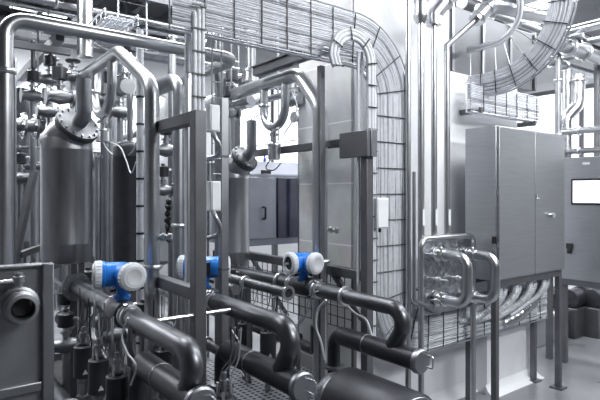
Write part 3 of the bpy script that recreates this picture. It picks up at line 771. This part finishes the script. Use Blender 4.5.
MB().tube(pts, [.043*(1+.09*math.sin(i*1.8)) for i in range(len(pts))], 18).build('corrugated_hose', steel, t)

# duct above the wall
dk = mat('duct_grey_sheet', (.17, .175, .19), .45, .6, 3, .12)
t = thing('ventilation_duct', 'dark grey rectangular sheet metal duct on the wall behind the tray bending up', 'duct', V((xw+.6, 2.8, 2.58)))
MB().box((xw+.01, Y0+.02, 2.58), (xe+.3, 3.1, 3.12)).build('duct_shell', dk, t, .006)
for k in range(4): MB().box((xw+.05+k*.42, Y0+.005, 2.585), (xw+.08+k*.42, 3.11, 3.135)).build('stiffener', steel_d, t)

# ------------------------------------------------------------------ foreground sampling panel, bottom corner
yq = P(53, 262, 1.72).y
def R2(px, py): return PY(px, py, yq)
tl = R2(-60, 262); tr = R2(53, 262); br_ = R2(53, 420); ztp = tr.z; zbt = .72
t = thing('sampling_panel', 'framed dull metal panel with a round pipe coupling, bottom corner of the view', 'panel', V(((tl.x+tr.x)/2, yq, 0)))
xi = R2(41.5, 300).x
MB().box((tl.x, yq+.004, zbt), (tr.x-.004, yq+.010, ztp-.004)).build('panel_plate', MATS.get('dull_panel') or mat('dull_panel', (.30, .31, .33), .42, .8, 4, .25, rvar=.1), t)
MB().box((xi, yq-.02, zbt), (tr.x, yq+.02, ztp)).build('frame_bar', steel_d, t, .004)
MB().box((tl.x, yq-.012, zbt), (xi, yq+.02, zbt+.035)).build('frame_bar', steel_d, t, .004)
zc2 = R2(20, 388).z
MB().box((tl.x, yq-.014, zc2-.02), (xi, yq+.02, zc2+.012)).build('frame_bar', steel_d, t, .004)
MB().box((tl.x, yq-.010, ztp-.012), (tr.x, yq+.02, ztp)).build('frame_bar', steel_d, t, .004)
for x in (tl.x+.03, tr.x-.03): MB().box((x-.02, yq-.02, 0), (x+.02, yq+.02, zbt)).build('leg', frame_m, t, .003)
c = R2(17, 303)
t = thing('pipe_coupling', 'round threaded steel coupling sticking out of the dull metal panel', 'coupling', c-UPV*.05)
MB().lathe(c, -EY, [(0, .042), (.02, .042), (.022, .056), (.045, .058), (.05, .050), (.07, .048), (.075, .038), (.10, .038), (.102, .044), (.115, .044), (.117, .034), (.07, .033)], 32, caps=False).build('coupling_body', steel_d, t)
MB().lathe(c-EY*.06, -EY, [(0, .026), (.02, .026)], 20).build('bore', blackm, t)
MB().lathe(c+V((0, -.035, .04)), UPV, [(0, .012), (.03, .012), (.032, .018), (.05, .018), (.052, .012), (.06, .012)], 12).build('tee_fitting', steel, t)
MB().tube(fillet([c+V((0, -.035, .075)), c+V((-.04, -.035, .075)), c+V((-.3, -.035, .07))], .02, 4), .008, 10).build('side_tube', steel_b, t)
for k in range(12):
    a = k*math.pi/6; q = c-EY*.024+V((math.cos(a), 0, math.sin(a)))*.057
    MB().cyl(q, q-EY*.018, .004, 6).build('grip_rib', steel_d, t)

# ------------------------------------------------------------------ low skid under the flow lines, its black pan added as floor shade
sk0 = PZ(40, 420, .1)
t = thing('shade_skid', 'black steel skid with dark pan added as shade on the floor beneath the flow lines', 'skid', (1.0, 2.2, 0))
xsk = 2.12
MB().box((-.9, .9, .05), (xsk, 5.2, .07)).build('shade_pan', pan_shade, t)
for (a_, b_) in (((-.95, .86, 0), (xsk+.03, .93, .13)), ((-.95, 5.17, 0), (xsk+.03, 5.24, .13)), ((-.97, .86, 0), (-.9, 5.24, .13)), ((xsk-.03, .86, 0), (xsk+.04, 5.24, .13))):
    MB().box(a_, b_).build('skid_rail', frame_m, t, .004)

def lowpipe(pa, pb, z, const, r, label, m=dark, up=None):
    a = on(const, pa, z); b = on(const, pb, z); pts = [a, b]
    if up: pts = [a+UPV*up]+pts
    return pipe(label, pts, r, m, clamps=((len(pts)-2, .6),), name='manifold_pipe')
lowpipe(40, 96, .46, 430, .055, 'thick dark pipe low behind the sampling panel')
lowpipe(150, 262, .62, 1010, .035, 'dark pipe low between the frame post and the perforated step')
lowpipe(160, 330, .55, 1420, .040, 'dark pipe low under the canisters of the middle flow line')
lowpipe(60, 150, .50, 690, .040, 'dark pipe low behind the three nearest canisters')
lowpipe(180, 300, .72, 1250, .022, 'slim dark pipe just below the canister tops of the middle line')
lowpipe(30, 120, .66, 820, .024, 'slim dark pipe low below the big tank')
# instrument rack behind
def hose(label, pts, r=.0045, m=cable_m, group=None, name='signal_cable', cat='cable'):
    c = MB().tube(spline(pts, 9), r, 7).build(name, m); return tag(c, label, cat, group)
def hp_(const, pp): return [on(const, px, EYE-(py-195)*(const/(px+91))/F) for px, py in pp]
for k, (cst, pp, lab) in enumerate([
    (500, [(94, 292), (95, 310), (93, 330), (99, 345), (106, 358)], 'thin pale cable hanging from the nearest flow pipe to the canisters'),
    (480, [(128, 318), (122, 335), (127, 352), (136, 366), (131, 385)], 'thin pale cable hanging below the nearest flow sensor'),
    (520, [(56, 290), (58, 318), (66, 335), (76, 348)], 'thin pale cable drooping from the big tank to the farthest canister'),
    (1200, [(326, 300), (318, 310), (316, 326), (321, 342), (325, 360)], 'pale hose bowing from the rear flow pipe down to the capped pipe riser'),
    (1290, [(347, 306), (356, 314), (366, 320), (372, 336)], 'pale hose from the rear flow pipe curving toward the wall corner'),
    (1240, [(262, 300), (275, 297), (290, 294), (306, 296), (318, 291)], 'thin pale rod-like cable from the open pipe to the rear sensor'),
    (800, [(98, 110), (101, 126), (103, 140), (108, 150), (120, 158), (132, 152), (137, 140)], 'white cable looping from the sensor above the big tank'),
    (708, [(110, 142), (120, 147), (126, 160), (131, 173), (136, 162)], 'white cable drooping toward the tie-wrapped conduit'),
    (1330, [(271, 158), (266, 168), (274, 170), (281, 163)], 'dark wire curling under the sensor above the pale machine'),
    (1180, [(292, 92), (297, 106), (293, 120), (284, 134)], 'thin wire from the rear upright bend down to its hanging loop'),
    (1500, [(216, 105), (226, 118), (240, 124), (254, 118), (262, 112)], 'black wire bundle sagging behind the frame post'),
    (900, [(165, 330), (168, 350), (164, 372), (170, 392)], 'thin pale cable rising between the frame post and upright pipe'),
    (1050, [(232, 330), (240, 345), (236, 362), (244, 376)], 'thin pale cable by the riser of the middle capped pipe')]):
    hose(lab, hp_(cst, pp), .0042 if 'hose' not in lab else .007, blackm if ('dark wire' in lab or 'black' in lab) else cable_m, name='signal_cable' if 'hose' not in lab else 'hose', cat='cable' if 'hose' not in lab else 'hose')

# ------------------------------------------------------------------ valves and fittings
def valve(c, d, s, label, group=None, act=True, m=None, stand=False):
    """inline valve: flanged body along d with an actuator above"""
    m = m or steel_d; c = V(c); d = V(d).normalized()
    t = thing('process_valve', label, 'valve', c-UPV*.05*s, group)
    MB().lathe(c-d*.075*s, d, [(0, .03*s), (0, .05*s), (.012*s, .05*s), (.014*s, .03*s), (.035*s, .034*s), (.075*s, .046*s), (.115*s, .034*s), (.136*s, .03*s), (.138*s, .05*s), (.15*s, .05*s), (.15*s, .03*s)], 20).build('valve_body', m, t)
    MB().lathe(c+UPV*.03*s, UPV, [(0, .018*s), (.03*s, .018*s), (.032*s, .028*s), (.042*s, .028*s), (.044*s, .014*s), (.07*s, .014*s)], 14).build('bonnet', steel, t)
    if stand: MB().cyl(V((c.x, c.y, .07)), c-UPV*.02, .02*s, 12).build('stand_pipe', m, t)
    if act:
        a = MB().lathe(c+UPV*.095*s, UPV, [(0, .03*s), (.005*s, .042*s), (.07*s, .042*s), (.075*s, .034*s), (.08*s, .015*s), (.095*s, .013*s)], 20).build('actuator', dark if act == 1 else steel_b, t)
        MB().cyl(c+UPV*.14*s+RT*.03*s, c+UPV*.14*s+RT*.065*s, .009*s, 8).build('air_port', steel_b, a)
    else:
        MB().lathe(c+UPV*.095*s, UPV, [(0, .01*s), (.0, .045*s), (.008*s, .05*s), (.016*s, .045*s), (.018*s, .01*s)], 20).build('handwheel', blackm, t)
    return t
vl = [(60, 97, 3.55, EX, 1.2, 1, 'dark actuated valve above the slanted tank flange, beside the U-shaped loop'),
      (73, 76, 3.9, EX, 1.1, 0, 'valve with black handwheel joined behind the bent end of the nearest upright'),
      (48, 112, 3.7, EX, 1.0, 2, 'bright topped valve just above the shoulder of the big tank'),
      (33, 96, 4.2, EX, 1.2, 1, 'dark actuated valve above the row of flanges'),
      (124, 88, 3.5, EY, 1.0, 2, 'bright topped valve between the U-shaped loop and nearest upright'),
      (130, 66, 3.9, EY, 1.1, 1, 'dark actuated valve under the long crossing pipe'),
      (166, 150, 3.6, EX, 1.1, 1, 'dark valve seen just under the frame beam end'),
      (163, 190, 3.7, EX, 1.0, 1, 'dark valve low in the gap between the two upright pipes'),
      (228, 112, 4.1, EX, 1.2, 1, 'dark valve beside the trunking post below the bent pipe'),
      (244, 103, 4.4, EY, 1.2, 1, 'dark valve hanging below the bent pipe, nearer the U-shaped loop'),
      (296, 100, 3.9, EY, .9, 2, 'bright topped valve between the hanging loop and rear upright'),
      (20, 178, 3.9, EX, 1.1, 1, 'dark valve low beside the dim far tank'),
      (66, 320, 3.2, EY, 1.0, 1, 'dark valve in the shadows below the big tank'),
      (100, 322, 3.2, EY, 1.0, 2, 'bright topped valve in the shadows under the nearest flow meter'),
      (143, 330, 2.9, EY, .9, 1, 'dark valve in the shadows right under the nearest flow pipe'.replace(' right', '')),
      (232, 288, 3.6, EY, .8, 1, 'small dark valve between middle and rear flow pipes')]
for i, (px, py, d, ax, s, act, lb) in enumerate(vl): valve(P(px, py, d), ax, s, lb, None, act, None, i in (1, 3, 5, 8, 11, 12, 13, 14, 15))

# row of flanges at the left
c = P(44, 127, 3.75)
t = thing('flanged_pipe', 'pipe with a row of big round flanges beside the big tank shoulder', 'pipe', c-UPV*.1)
MB().cyl(c, c-EX*.62, .048, 20).build('pipe_run', steel_d, t)
for k, o in enumerate((.04, .12, .19, .27, .33)):
    f = MB().lathe(c-EX*o, -EX, [(0, .05), (0, .092), (.02, .094), (.021, .05)], 28).build('flange', steel if k % 2 else steel_d, t)
    for j in range(8):
        a = j*math.pi/4; q = c-EX*(o+.02)+V((0, math.cos(a), math.sin(a)))*.075; MB().cyl(q, q-EX*.012, .008, 6).build('flange_bolt', steel_b, f)
# thin/rear pipes
def vp(px, d, y0, y1, r, label, m=steel_d, group=None, ties=0, name='process_pipe'):
    b = P(px, 200, d); a = gz(b, y1) if y1 is not None else V((b.x, b.y, 0)); e = gz(b, y0) if y0 is not None else V((b.x, b.y, 3.99))
    t = pipe(label, [a, e], r, m, group=group, name=name)
    if y0 is not None and not ties: MB().lathe(e-UPV*.02, UPV, [(0, r), (.0, r*1.35), (.018, r*1.35), (.02, r*.8)], 16).build('clamp', steel_b, t)
    for k in range(ties):
        z = a.z+(e.z-a.z)*(k+.5)/ties; MB().lathe(V((b.x, b.y, z)), UPV, [(0, r*1.12), (.012, r*1.12)], 16).build('cable_tie', blackm, t)
    return t
vp(140, 3.05, 30, None, .021, 'pale upright conduit with black ties beside the nearest upright pipe', cable_m, ties=16, name='cable_conduit')
vp(15, 3.3, 58, None, .009, 'thin upright rod beside the far edge post')
vp(85, 3.75, -60, 57, .056, 'thick bright vertical duct coming down from the ceiling at the upper corner', steel_b)
vp(98, 3.7, 155, None, .022, 'slim pale post standing between the two tanks', steel_d)
vp(106, 4.4, 60, None, .045, 'dull upright pipe far behind the narrow dark tank')
vp(124, 4.3, -40, 120, .028, 'thin upright pipe reaching the ceiling behind the nearest upright', steel_d)
vp(219, 3.3, 28, None, .028, 'upright pipe hidden behind the white boxes of the trunking post', steel_d)
vp(251, 4.2, 20, 84, .040, 'short vertical pipe with flared coupling hanging under the cable tray', steel_d)
vp(172, 4.3, 36, None, .034, 'dull upright pipe behind the frame beam')
vp(243, 4.25, 170, None, .020, 'slim dark post beside the slim tank', frame_m)
vp(33, 4.4, 40, None, .020, 'thin dark post by the dim far tank', frame_m)
c = P(251, 84, 4.2)
t = thing('pipe_coupling', 'flared round coupling at the lower end of the short hanging pipe', 'coupling', c-UPV*.02)
MB().lathe(c+UPV*.005, UPV, [(0, .05), (.01, .072), (.03, .072), (.032, .064), (.09, .064), (.092, .072), (.11, .072), (.112, .042)], 28).build('coupling_body', steel, t)
# horizontal rear pipes
def hpv(px0, px1, py0, d0, ax, r, label, m=steel_d, name='process_pipe', clamps=((0, .4),)):
    a = P(px0, py0, d0); b = (gx if ax == 'x' else gy)(a, px1)
    t = pipe(label, [a, b], r, m, clamps=clamps, name=name)
    for fr in (.25, .8):
        q = a.lerp(b, fr)
        if a.z > 2: MB().cyl(q+UPV*r*.9, V((q.x, q.y, 4.0)), .006, 8).build('hanger_rod', steel_d, t)
        else: MB().cyl(V((q.x, q.y, .07)), q-UPV*r*.9, .013, 8).build('support_leg', steel_d, t)
    return t
hpv(250, 186, 100, 4.1, 'y', .034, 'dark pipe running away just beneath the bent upright top')
hpv(310, 205, 88, 3.95, 'y', .028, 'dull pipe running away above the hanging loop')
hpv(88, 140, 160, 4.4, 'x', .085, 'wide horizontal pipe behind the tanks')
hpv(0, 50, 165, 4.15, 'x', .035, 'dark horizontal pipe low beside the big tank')
hpv(0, 47, 146, 4.3, 'x', .014, 'thin horizontal pipe beside the big tank', steel)
hpv(300, 226, 139, 4.3, 'y', .010, 'thin pale pipe crossing behind the hanging sensor', steel_b)
hpv(268, 196, 152, 4.0, 'y', .022, 'dark pipe crossing behind the hanging sensor')
hpv(150, 120, 130, 4.2, 'y', .030, 'dull pipe behind the loop above the big tank')
hpv(120, 200, 240, 4.4, 'x', .03, 'dull pipe low behind the frame posts')
# diagonal brace, far edge
a = P(34, 172, 3.7); b = P(14, 262, 3.5); b = a+(b-a)*((a.z-.075)/(a.z-b.z)); t = MB().obox(a, b, .04, .04).build('diagonal_brace', frame_m); tag(t, 'dark diagonal brace bar beside the big tank', 'brace')
a = P(20, 255, 3.55); b = P(44, 246, 3.75); tag(MB().obox(a, b, .04, .04).build('cross_bar', frame_m), 'short dark cross bar at the foot of the diagonal brace', 'bar')

# pale machine housing with dark glass behind
c = P(300, 240, 4.75); ml = gx(c, 252)
zt_ = EYE+33*4.75/F; zb_ = EYE-48*4.75/F
t = thing('machine_housing', 'pale machine with dark glass door behind the rear upright pipe', 'machine', V((c.x, c.y, 0)))
xl_ = c.x-.62; yl = c.y
m_ = MB(); pr = [(yl+.9, zb_), (yl, zb_), (yl, zt_-.12), (yl+.14, zt_), (yl+.9, zt_)]
i0 = 0
for x in (xl_, c.x+.35):
    for y, z in pr: m_.v.append(V((x, y, z)))
m_.f += [(k, (k+1) % 5, (k+1) % 5+5, k+5) for k in range(5)]+[(4, 3, 2, 1, 0), (5, 6, 7, 8, 9)]
m_.build('housing_shell', paint_mach, t, .01)
dx0 = gx(V((xl_, yl, 0)), 276).x
gd = MB().box((dx0, yl-.03, zb_+.06), (c.x+.33, yl-.002, zt_-.15)).build('glass_door', purple, t, .006)
dd0 = MB().box((xl_+.03, yl-.02, zb_+.06), (dx0-.01, yl-.002, zt_-.15)).build('side_door', paint_mach, t, .006)
q = PY(263, 213, yl-.02); MB().tube(fillet([q+V((0, 0, .05)), q+V((0, -.04, .05)), q+V((0, -.04, -.05)), q+V((0, 0, -.05))], .012, 4), .009, 8).build('handle', blackm, dd0)
q = PY(266, 172, yl-.02); MB().cbox(q, .10, .012, .03).build('nameplate', blackm, dd0)
for x in (xl_+.05, c.x+.3):
    for y in (yl+.05, yl+.85): MB().box((x-.025, y-.025, 0), (x+.025, y+.025, zb_)).build('leg', frame_m, t)
MB().obox((xl_+.06, yl+.03, zb_-.02), (xl_+.5, yl+.03, .5), .03, .03).build('brace', frame_m, t)
q = V((gx(V((xl_, yl, 0)), 286).x, yl+.35, zt_)); tag(MB().lathe(q, UPV, [(0, .014), (.05, .014), (.055, .009), (.09, .009)], 12).build('signal_lamp', mat('blue_lamp', (.03, .07, .5), .3)), 'small blue lamp above the dark glass door', 'lamp')
# wire basket low behind rear flow line
a = on(1480, 232, 1.06); b = on(1480, 352, 1.06)
t = thing('wire_basket_tray', 'open wire basket tray low behind the rear flow pipe', 'cable tray', V((a.x, b.y, .70)))
n = 22
for k in range(n+1):
    q = a.lerp(b, k/n); MB().tube([V((q.x, q.y, q.z)), V((q.x, q.y, q.z-.34))], .0035, 6).build('wire', blackm, t)
for k in range(6):
    MB().tube([a-UPV*.068*k, b-UPV*.068*k], .0035, 6).build('wire', blackm, t)
for q in (a, b): MB().box((q.x+.004, q.y-.012, 0), (q.x+.03, q.y+.012, 1.06)).build('leg', frame_m, t)

# ------------------------------------------------------------------ upper left: curved flat tray, overhead grid
t = thing('cable_tray', 'curved overhead wire tray near the ceiling duct, upper corner', 'cable tray', P(130, 20, 3.7))
base = P(106, 34, 3.75); cp = []
e2 = P(176, 18, 3.9)
cen = base+EY*.0+EX*.42
for k in range(0, 13):
    a = math.pi - k*math.pi/24; cp.append((base.x+.42-.42*math.cos(k*math.pi/24), base.y+.6-.0+.42*math.sin(k*math.pi/24)-.6))
cp = [(base.x, base.y-.35)]+cp+[(base.x+1.3, base.y+.42)]
for wo in (-.11, .11):
    for dz in (0, .06):
        MB().tube([V((p[0], p[1], base.z+dz)) for p in off2(cp, wo)], .007, 6).build('side_rail', tray_m, t)
rr = resample(cp, .10)
for p_, q_ in zip(off2(rr, -.11), off2(rr, .11)):
    MB().tube([V((p_[0], p_[1], base.z+.06)), V((p_[0], p_[1], base.z)), V((q_[0], q_[1], base.z)), V((q_[0], q_[1], base.z+.06))], .004, 5).build('rung', tray_m, t)
for k in range(9):
    o = -.08+.02*k; c_ = MB().tube([V((p[0], p[1], base.z+.016+.004*(k % 2))) for p in off2(resample(cp, .05), o)], .008, 6).build('cable', cable_m)
    tag(c_, 'pale cable in the curved overhead tray of the upper corner', 'cable', 'cables in the curved overhead tray')
# overhead lamp and beams upper left
q = P(40, 10, 4.6)
t = thing('ceiling_lamp', 'short strip lamp at the upper corner above the crossing pipe', 'lamp', q)
MB().cbox(q+UPV*.05, .5, .14, .06).build('lamp_housing', white_p, t); MB().cbox(q, .46, .10, .03).build('diffuser', lampm, t)
MB().cyl(q+UPV*.07, V((q.x, q.y, 4.0)), .008, 8).build('hanger', frame_m, t)
# overhead racks: beams and pipes near the ceiling
def rackbar(a, b, w, h, label, m=frame_m): return tag(MB().obox(a, b, w, h).build('overhead_beam', m), label, 'beam')
a = P(2, 42, 3.9); rackbar(a, gx(a, 70), .05, .05, 'thin dark overhead beam behind the crossing pipe, upper corner')
a = P(8, 0, 4.4); rackbar(a, gx(a, 74), .06, .06, 'thick dark overhead beam at the top edge, upper corner')
a = P(60, 36, 4.5); rackbar(a, gy(a, 20), .07, .08, 'dark overhead beam running away toward the back wall')
a = P(0, 30, 5.2); rackbar(a, gx(a, 120), .07, .07, 'long dark overhead beam seen below the strip lamp')
# ceiling pipes and ducts, upper right
i = 0
labs = ['dark overhead pipe over the sweeping tray, nearest the riser jackets', 'grey overhead pipe second from the riser jackets', 'dull overhead pipe third from the riser jackets', 'wide overhead duct beyond the tray elbow',
        'dark overhead pipe between the duct and thin pipes', 'thin overhead pipe beyond the wide duct', 'dull overhead pipe near the back wall side', 'thin dark overhead pipe nearest the far ceiling lamp']
for (px, py, d, r, m) in ((462, 2, 5.0, .07, frame_m), (478, 8, 4.9, .04, steel_d), (476, 16, 5.2, .045, frame_m), (560, 44, 5.4, .075, steel_d), (540, 30, 5.6, .06, dark), (575, 34, 5.9, .03, steel_d), (545, 60, 6.0, .05, steel_d), (500, 3, 5.6, .04, dark)):
    a = P(px, py, d); b = V((8.9, a.y, a.z)); pipe(labs[i], [a, b], r, m, clamps=((0, .05), (0, .15)), name='overhead_pipe'); i += 1
for k, (px, py, d, r) in enumerate(((600, 22, 5.0, .05), (600, 38, 5.6, .035), (600, 50, 6.2, .05))):
    a = P(px+40, py-8, d); b = gy(a, 520); pipe(['bright cross pipe near the top corner, uppermost of three', 'thin cross pipe near the top corner, midmost of three', 'dull cross pipe near the top corner, lowest of three'][k], [a, b], r, steel_b if k < 1 else steel_d, name='overhead_pipe')
# far side pipes behind the cabinets
for k, (py, r, m, lb) in enumerate(((133, .036, steel, 'horizontal pipe above the far cabinet, upper of the two'), (155, .030, steel_d, 'horizontal pipe just above the far cabinet top, lower of the two'))):
    a = P(640, py-8, 5.0); b = gy(a, 556); pipe(lb, [a, b], r, m, clamps=((0, .7),), name='process_pipe')
# vertical ducts
b0 = P(558, 140, 5.6)
pipe('slim upright pipe rising beside the far cabinet', [gz(b0, 175), gz(b0, 40)], .032, steel_d, clamps=((0, .3), (0, .7)))
b0 = P(567, 140, 5.7)
pipe('upright pipe behind the slim one beside the far cabinet', [gz(b0, 165), gz(b0, 70)], .05, steel, clamps=((0, .5),))
b0 = P(579, 75, 5.6); c0 = P(578, 105, 5.6); c1_ = P(566, 118, 5.6)
pipe('bright duct with S-shaped bend above the far cabinet', [b0, c0, c1_, gz(c1_, 150)], .065, steel_b, R=.12, clamps=((0, .2),), name='duct')
b0 = P(598, 100, 6.2); vp(597, 6.2, 60, None, .035, 'grey upright post at the far edge beyond the duct', frame_m)
# rear equipment near floor right
q = P(575, 350, 5.6); a = PZ(536, 352, .32); 
wy = gy(P(536, 340, 5.3), 536)
a = P(537, 345, 5.4); b = gx(a, 640); 
t = thing('low_plinth', 'long low grey concrete upstand beyond the large cabinet', 'plinth', V((a.x, a.y, 0)))
MB().box((a.x, a.y, 0), (a.x+3.5, a.y+.15, .28)).build('plinth_block', wall_d, t, .01)
MB().box((a.x-.01, a.y-.01, .28), (a.x+3.51, a.y+.16, .31)).build('coping', plinth_m, t, .005)
for k, (px, py, d, ax, r, m) in enumerate(((536, 300, 5.9, 'x', .03, steel_d), (536, 312, 6.1, 'x', .045, dark), (536, 326, 6.0, 'x', .05, steel_d), (536, 290, 6.4, 'x', .025, steel))):
    a = P(px, py, d); pipe(['thin pipe under the far cabinet, second from the top', 'thick dark pipe under the far cabinet', 'thick dull pipe lowest under the far cabinet', 'thin pipe topmost under the far cabinet'][k], [a, a+EX*2.6], r, m, clamps=((0, .1), (0, .3)), name='process_pipe')
for k, px in enumerate((545, 566, 588)):
    q = P(px, 330, 6.0)
    t = thing('floor_pump', ['dark pump on the floor just beyond the large cabinet leg', 'dark pump on the floor beneath the far cabinet middle', 'dark pump on the floor at the far edge of the view'][k], 'pump', V((q.x, q.y, 0)))
    MB().lathe(V((q.x-.16, q.y-.1, .42)), EX, [(0, .05), (.01, .11), (.22, .11), (.23, .07), (.28, .07), (.29, .12), (.36, .12), (.37, .05)], 24).build('motor', dark, t)
    MB().box((q.x-.2, q.y-.2, 0), (q.x+.22, q.y, .33)).build('pump_base', frame_m, t, .01)
    MB().cyl((q.x+.16, q.y-.1, .5), (q.x+.16, q.y-.1, .75), .03, 14).build('outlet', steel_d, t)
# ------------------------------------------------------------------ rear process hall: big tanks and panels closing the view at the left
for k, (px, d, r, y0, y1, m, lb) in enumerate(((40, 7.4, .62, 82, 300, steel_d, 'wide dull storage tank far behind the big tank'), (150, 7.8, .55, 95, 300, steel_d, 'wide dull storage tank far behind the frame beam'), (98, 8.4, .5, 70, 300, steel, 'storage tank far behind the narrow dark tank'))):
    c = P(px, 200, d); zt2 = gz(c, y0).z; 
    t = thing('storage_tank', lb, 'tank', V((c.x, c.y, 0)))
    MB().lathe(V((c.x, c.y, .5)), UPV, [(0, .1), (.15, r*.9), (.25, r), (zt2-.8, r), (zt2-.6, r*.8), (zt2-.5, r*.3), (zt2-.42, .1)], 40).build('tank_shell', m, t)
    MB().lathe(V((c.x, c.y, zt2-.2)), UPV, [(0, .11), (.0, .17), (.04, .17), (.04, .11), (.2, .10)], 24).build('manhole', steel_d, t)
    for j in range(4):
        a = j*math.pi/2+.4; MB().cyl((c.x+math.cos(a)*r*.8, c.y+math.sin(a)*r*.8, 0), (c.x+math.cos(a)*r*.8, c.y+math.sin(a)*r*.8, .72), .035, 10).build('leg', frame_m, t)

# thin air tubes between the canisters and the pipes above
for j, ch in enumerate(cans):
    for k in range(4):
        a = k*1.7+j; q = ch+V((math.cos(a)*.032, math.sin(a)*.032, .03))
        h_ = .10+.05*random.random(); dx = random.uniform(-.06, .06); dy = random.uniform(-.08, .08)
        c = MB().tube(spline([q, q+V((dx*.2, dy*.2, h_*.5)), q+V((dx, dy, h_)), q+V((dx*1.2, dy*1.4, h_+.12))], 6), .003, 6).build('air_tube', random.choice((steel_d, cable_g, blackm)))
        tag(c, 'thin tube rising from the top of a dark canister', 'tube', 'air tubes on the dark canisters')

ch = on(860, 168, 1.30)
pts = [ch+UPV*(.007*i)+V((.006*math.sin(i*.9), .006*math.cos(i*1.3), 0)) for i in range(40)]
tag(MB().tube(pts, [.011+.008*abs(math.sin(i*.55)) for i in range(40)], 8).build('drag_chain', blackm), 'black knobbly chain hanging between the two upright pipes', 'chain')
# bright wall brackets and duct box at the upper corner
q = P(118, 14, 3.9)
t = thing('cable_tray', 'short upright wire tray with rungs at the top edge beside the ceiling duct', 'cable tray', q)
for o in (0, .22):
    MB().tube([V((q.x+o, q.y, 2.75)), V((q.x+o, q.y, 3.98))], .006, 6).build('side_rail', tray_m, t)
for k in range(10): MB().tube([V((q.x, q.y, 2.85+k*.11)), V((q.x+.22, q.y, 2.85+k*.11))], .004, 6).build('rung', blackm, t)

# overhead joists with a deck added to hide the lamps and shade the tanks
t = thing('shade_platform', 'dark overhead platform with joists, added to hide lamps and shade the tanks', 'platform', V((0, 4.5, 3.15)))
xa_, xb_, ya_, yb_ = -2.4, 2.3, 3.95, 5.3
MB().box((xa_, ya_, 3.24), (xb_, yb_, 3.26)).build('deck', frame_m, t)
for y in (ya_, yb_): MB().box((xa_, y-.03, 3.12), (xb_, y+.03, 3.26)).build('edge_beam', frame_m, t)
for k in range(15): x = xa_+.1+k*.32; MB().box((x-.02, ya_, 3.16), (x+.02, yb_, 3.24)).build('joist', steel_d, t)
for (x, y) in ((xa_+.2, ya_), (xb_-.1, ya_), (xa_+.2, yb_), (xb_-.1, yb_)): MB().box((x-.03, y-.03, 3.26), (x+.03, y+.03, 4.0)).build('hanger', frame_m, t)
for k, (y, z, r, m) in enumerate(((4.2, 3.05, .035, steel), (4.45, 3.06, .025, steel_b), (4.75, 3.02, .05, steel_d), (5.05, 3.07, .03, steel))):
    pipe(['bright pipe under the overhead platform, nearest its front edge', 'thin bright pipe second under the overhead platform', 'thick dull pipe third under the overhead platform', 'pipe under the overhead platform nearest its rear edge'][k], [V((-2.3, y, z)), V((2.25, y, z))], r, m, clamps=((0, .5), (0, .7)), name='overhead_pipe')

for px, py, d, ax, s_, act, lb in ((232, 96, 4.5, EY, 1.3, 1, 'dark valve high between trunking post and hanging loop'), (300, 118, 4.6, EX, 1.0, 1, 'small dark valve just behind the rear upright pipe'),
        (110, 100, 4.4, EX, 1.4, 1, 'dark valve framed by the loop above the big tank'), (120, 112, 4.1, EX, 1.2, 2, 'bright topped valve between the loop and tie-wrapped conduit'), (50, 80, 4.7, EX, 1.3, 1, 'dark valve far behind the slanted tank flange'),
        (34, 118, 4.9, EX, 1.3, 1, 'dark valve far behind the row of flanges'), (88, 300, 3.9, EX, 1.3, 1, 'dark valve low behind the nearest flow pipe and canisters'), (112, 335, 3.4, EX, 1.2, 1, 'dark valve low behind the closest canister'),
        (66, 345, 3.0, EX, 1.1, 1, 'dark valve low beside the sampling panel edge'), (150, 345, 3.2, EX, 1.2, 1, 'dark valve low behind the upright pipe foot'), (186, 335, 3.3, EX, 1.1, 1, 'dark valve low behind the frame post')):
    valve(P(px, py, d), ax, s_, lb, None, act, None, True)
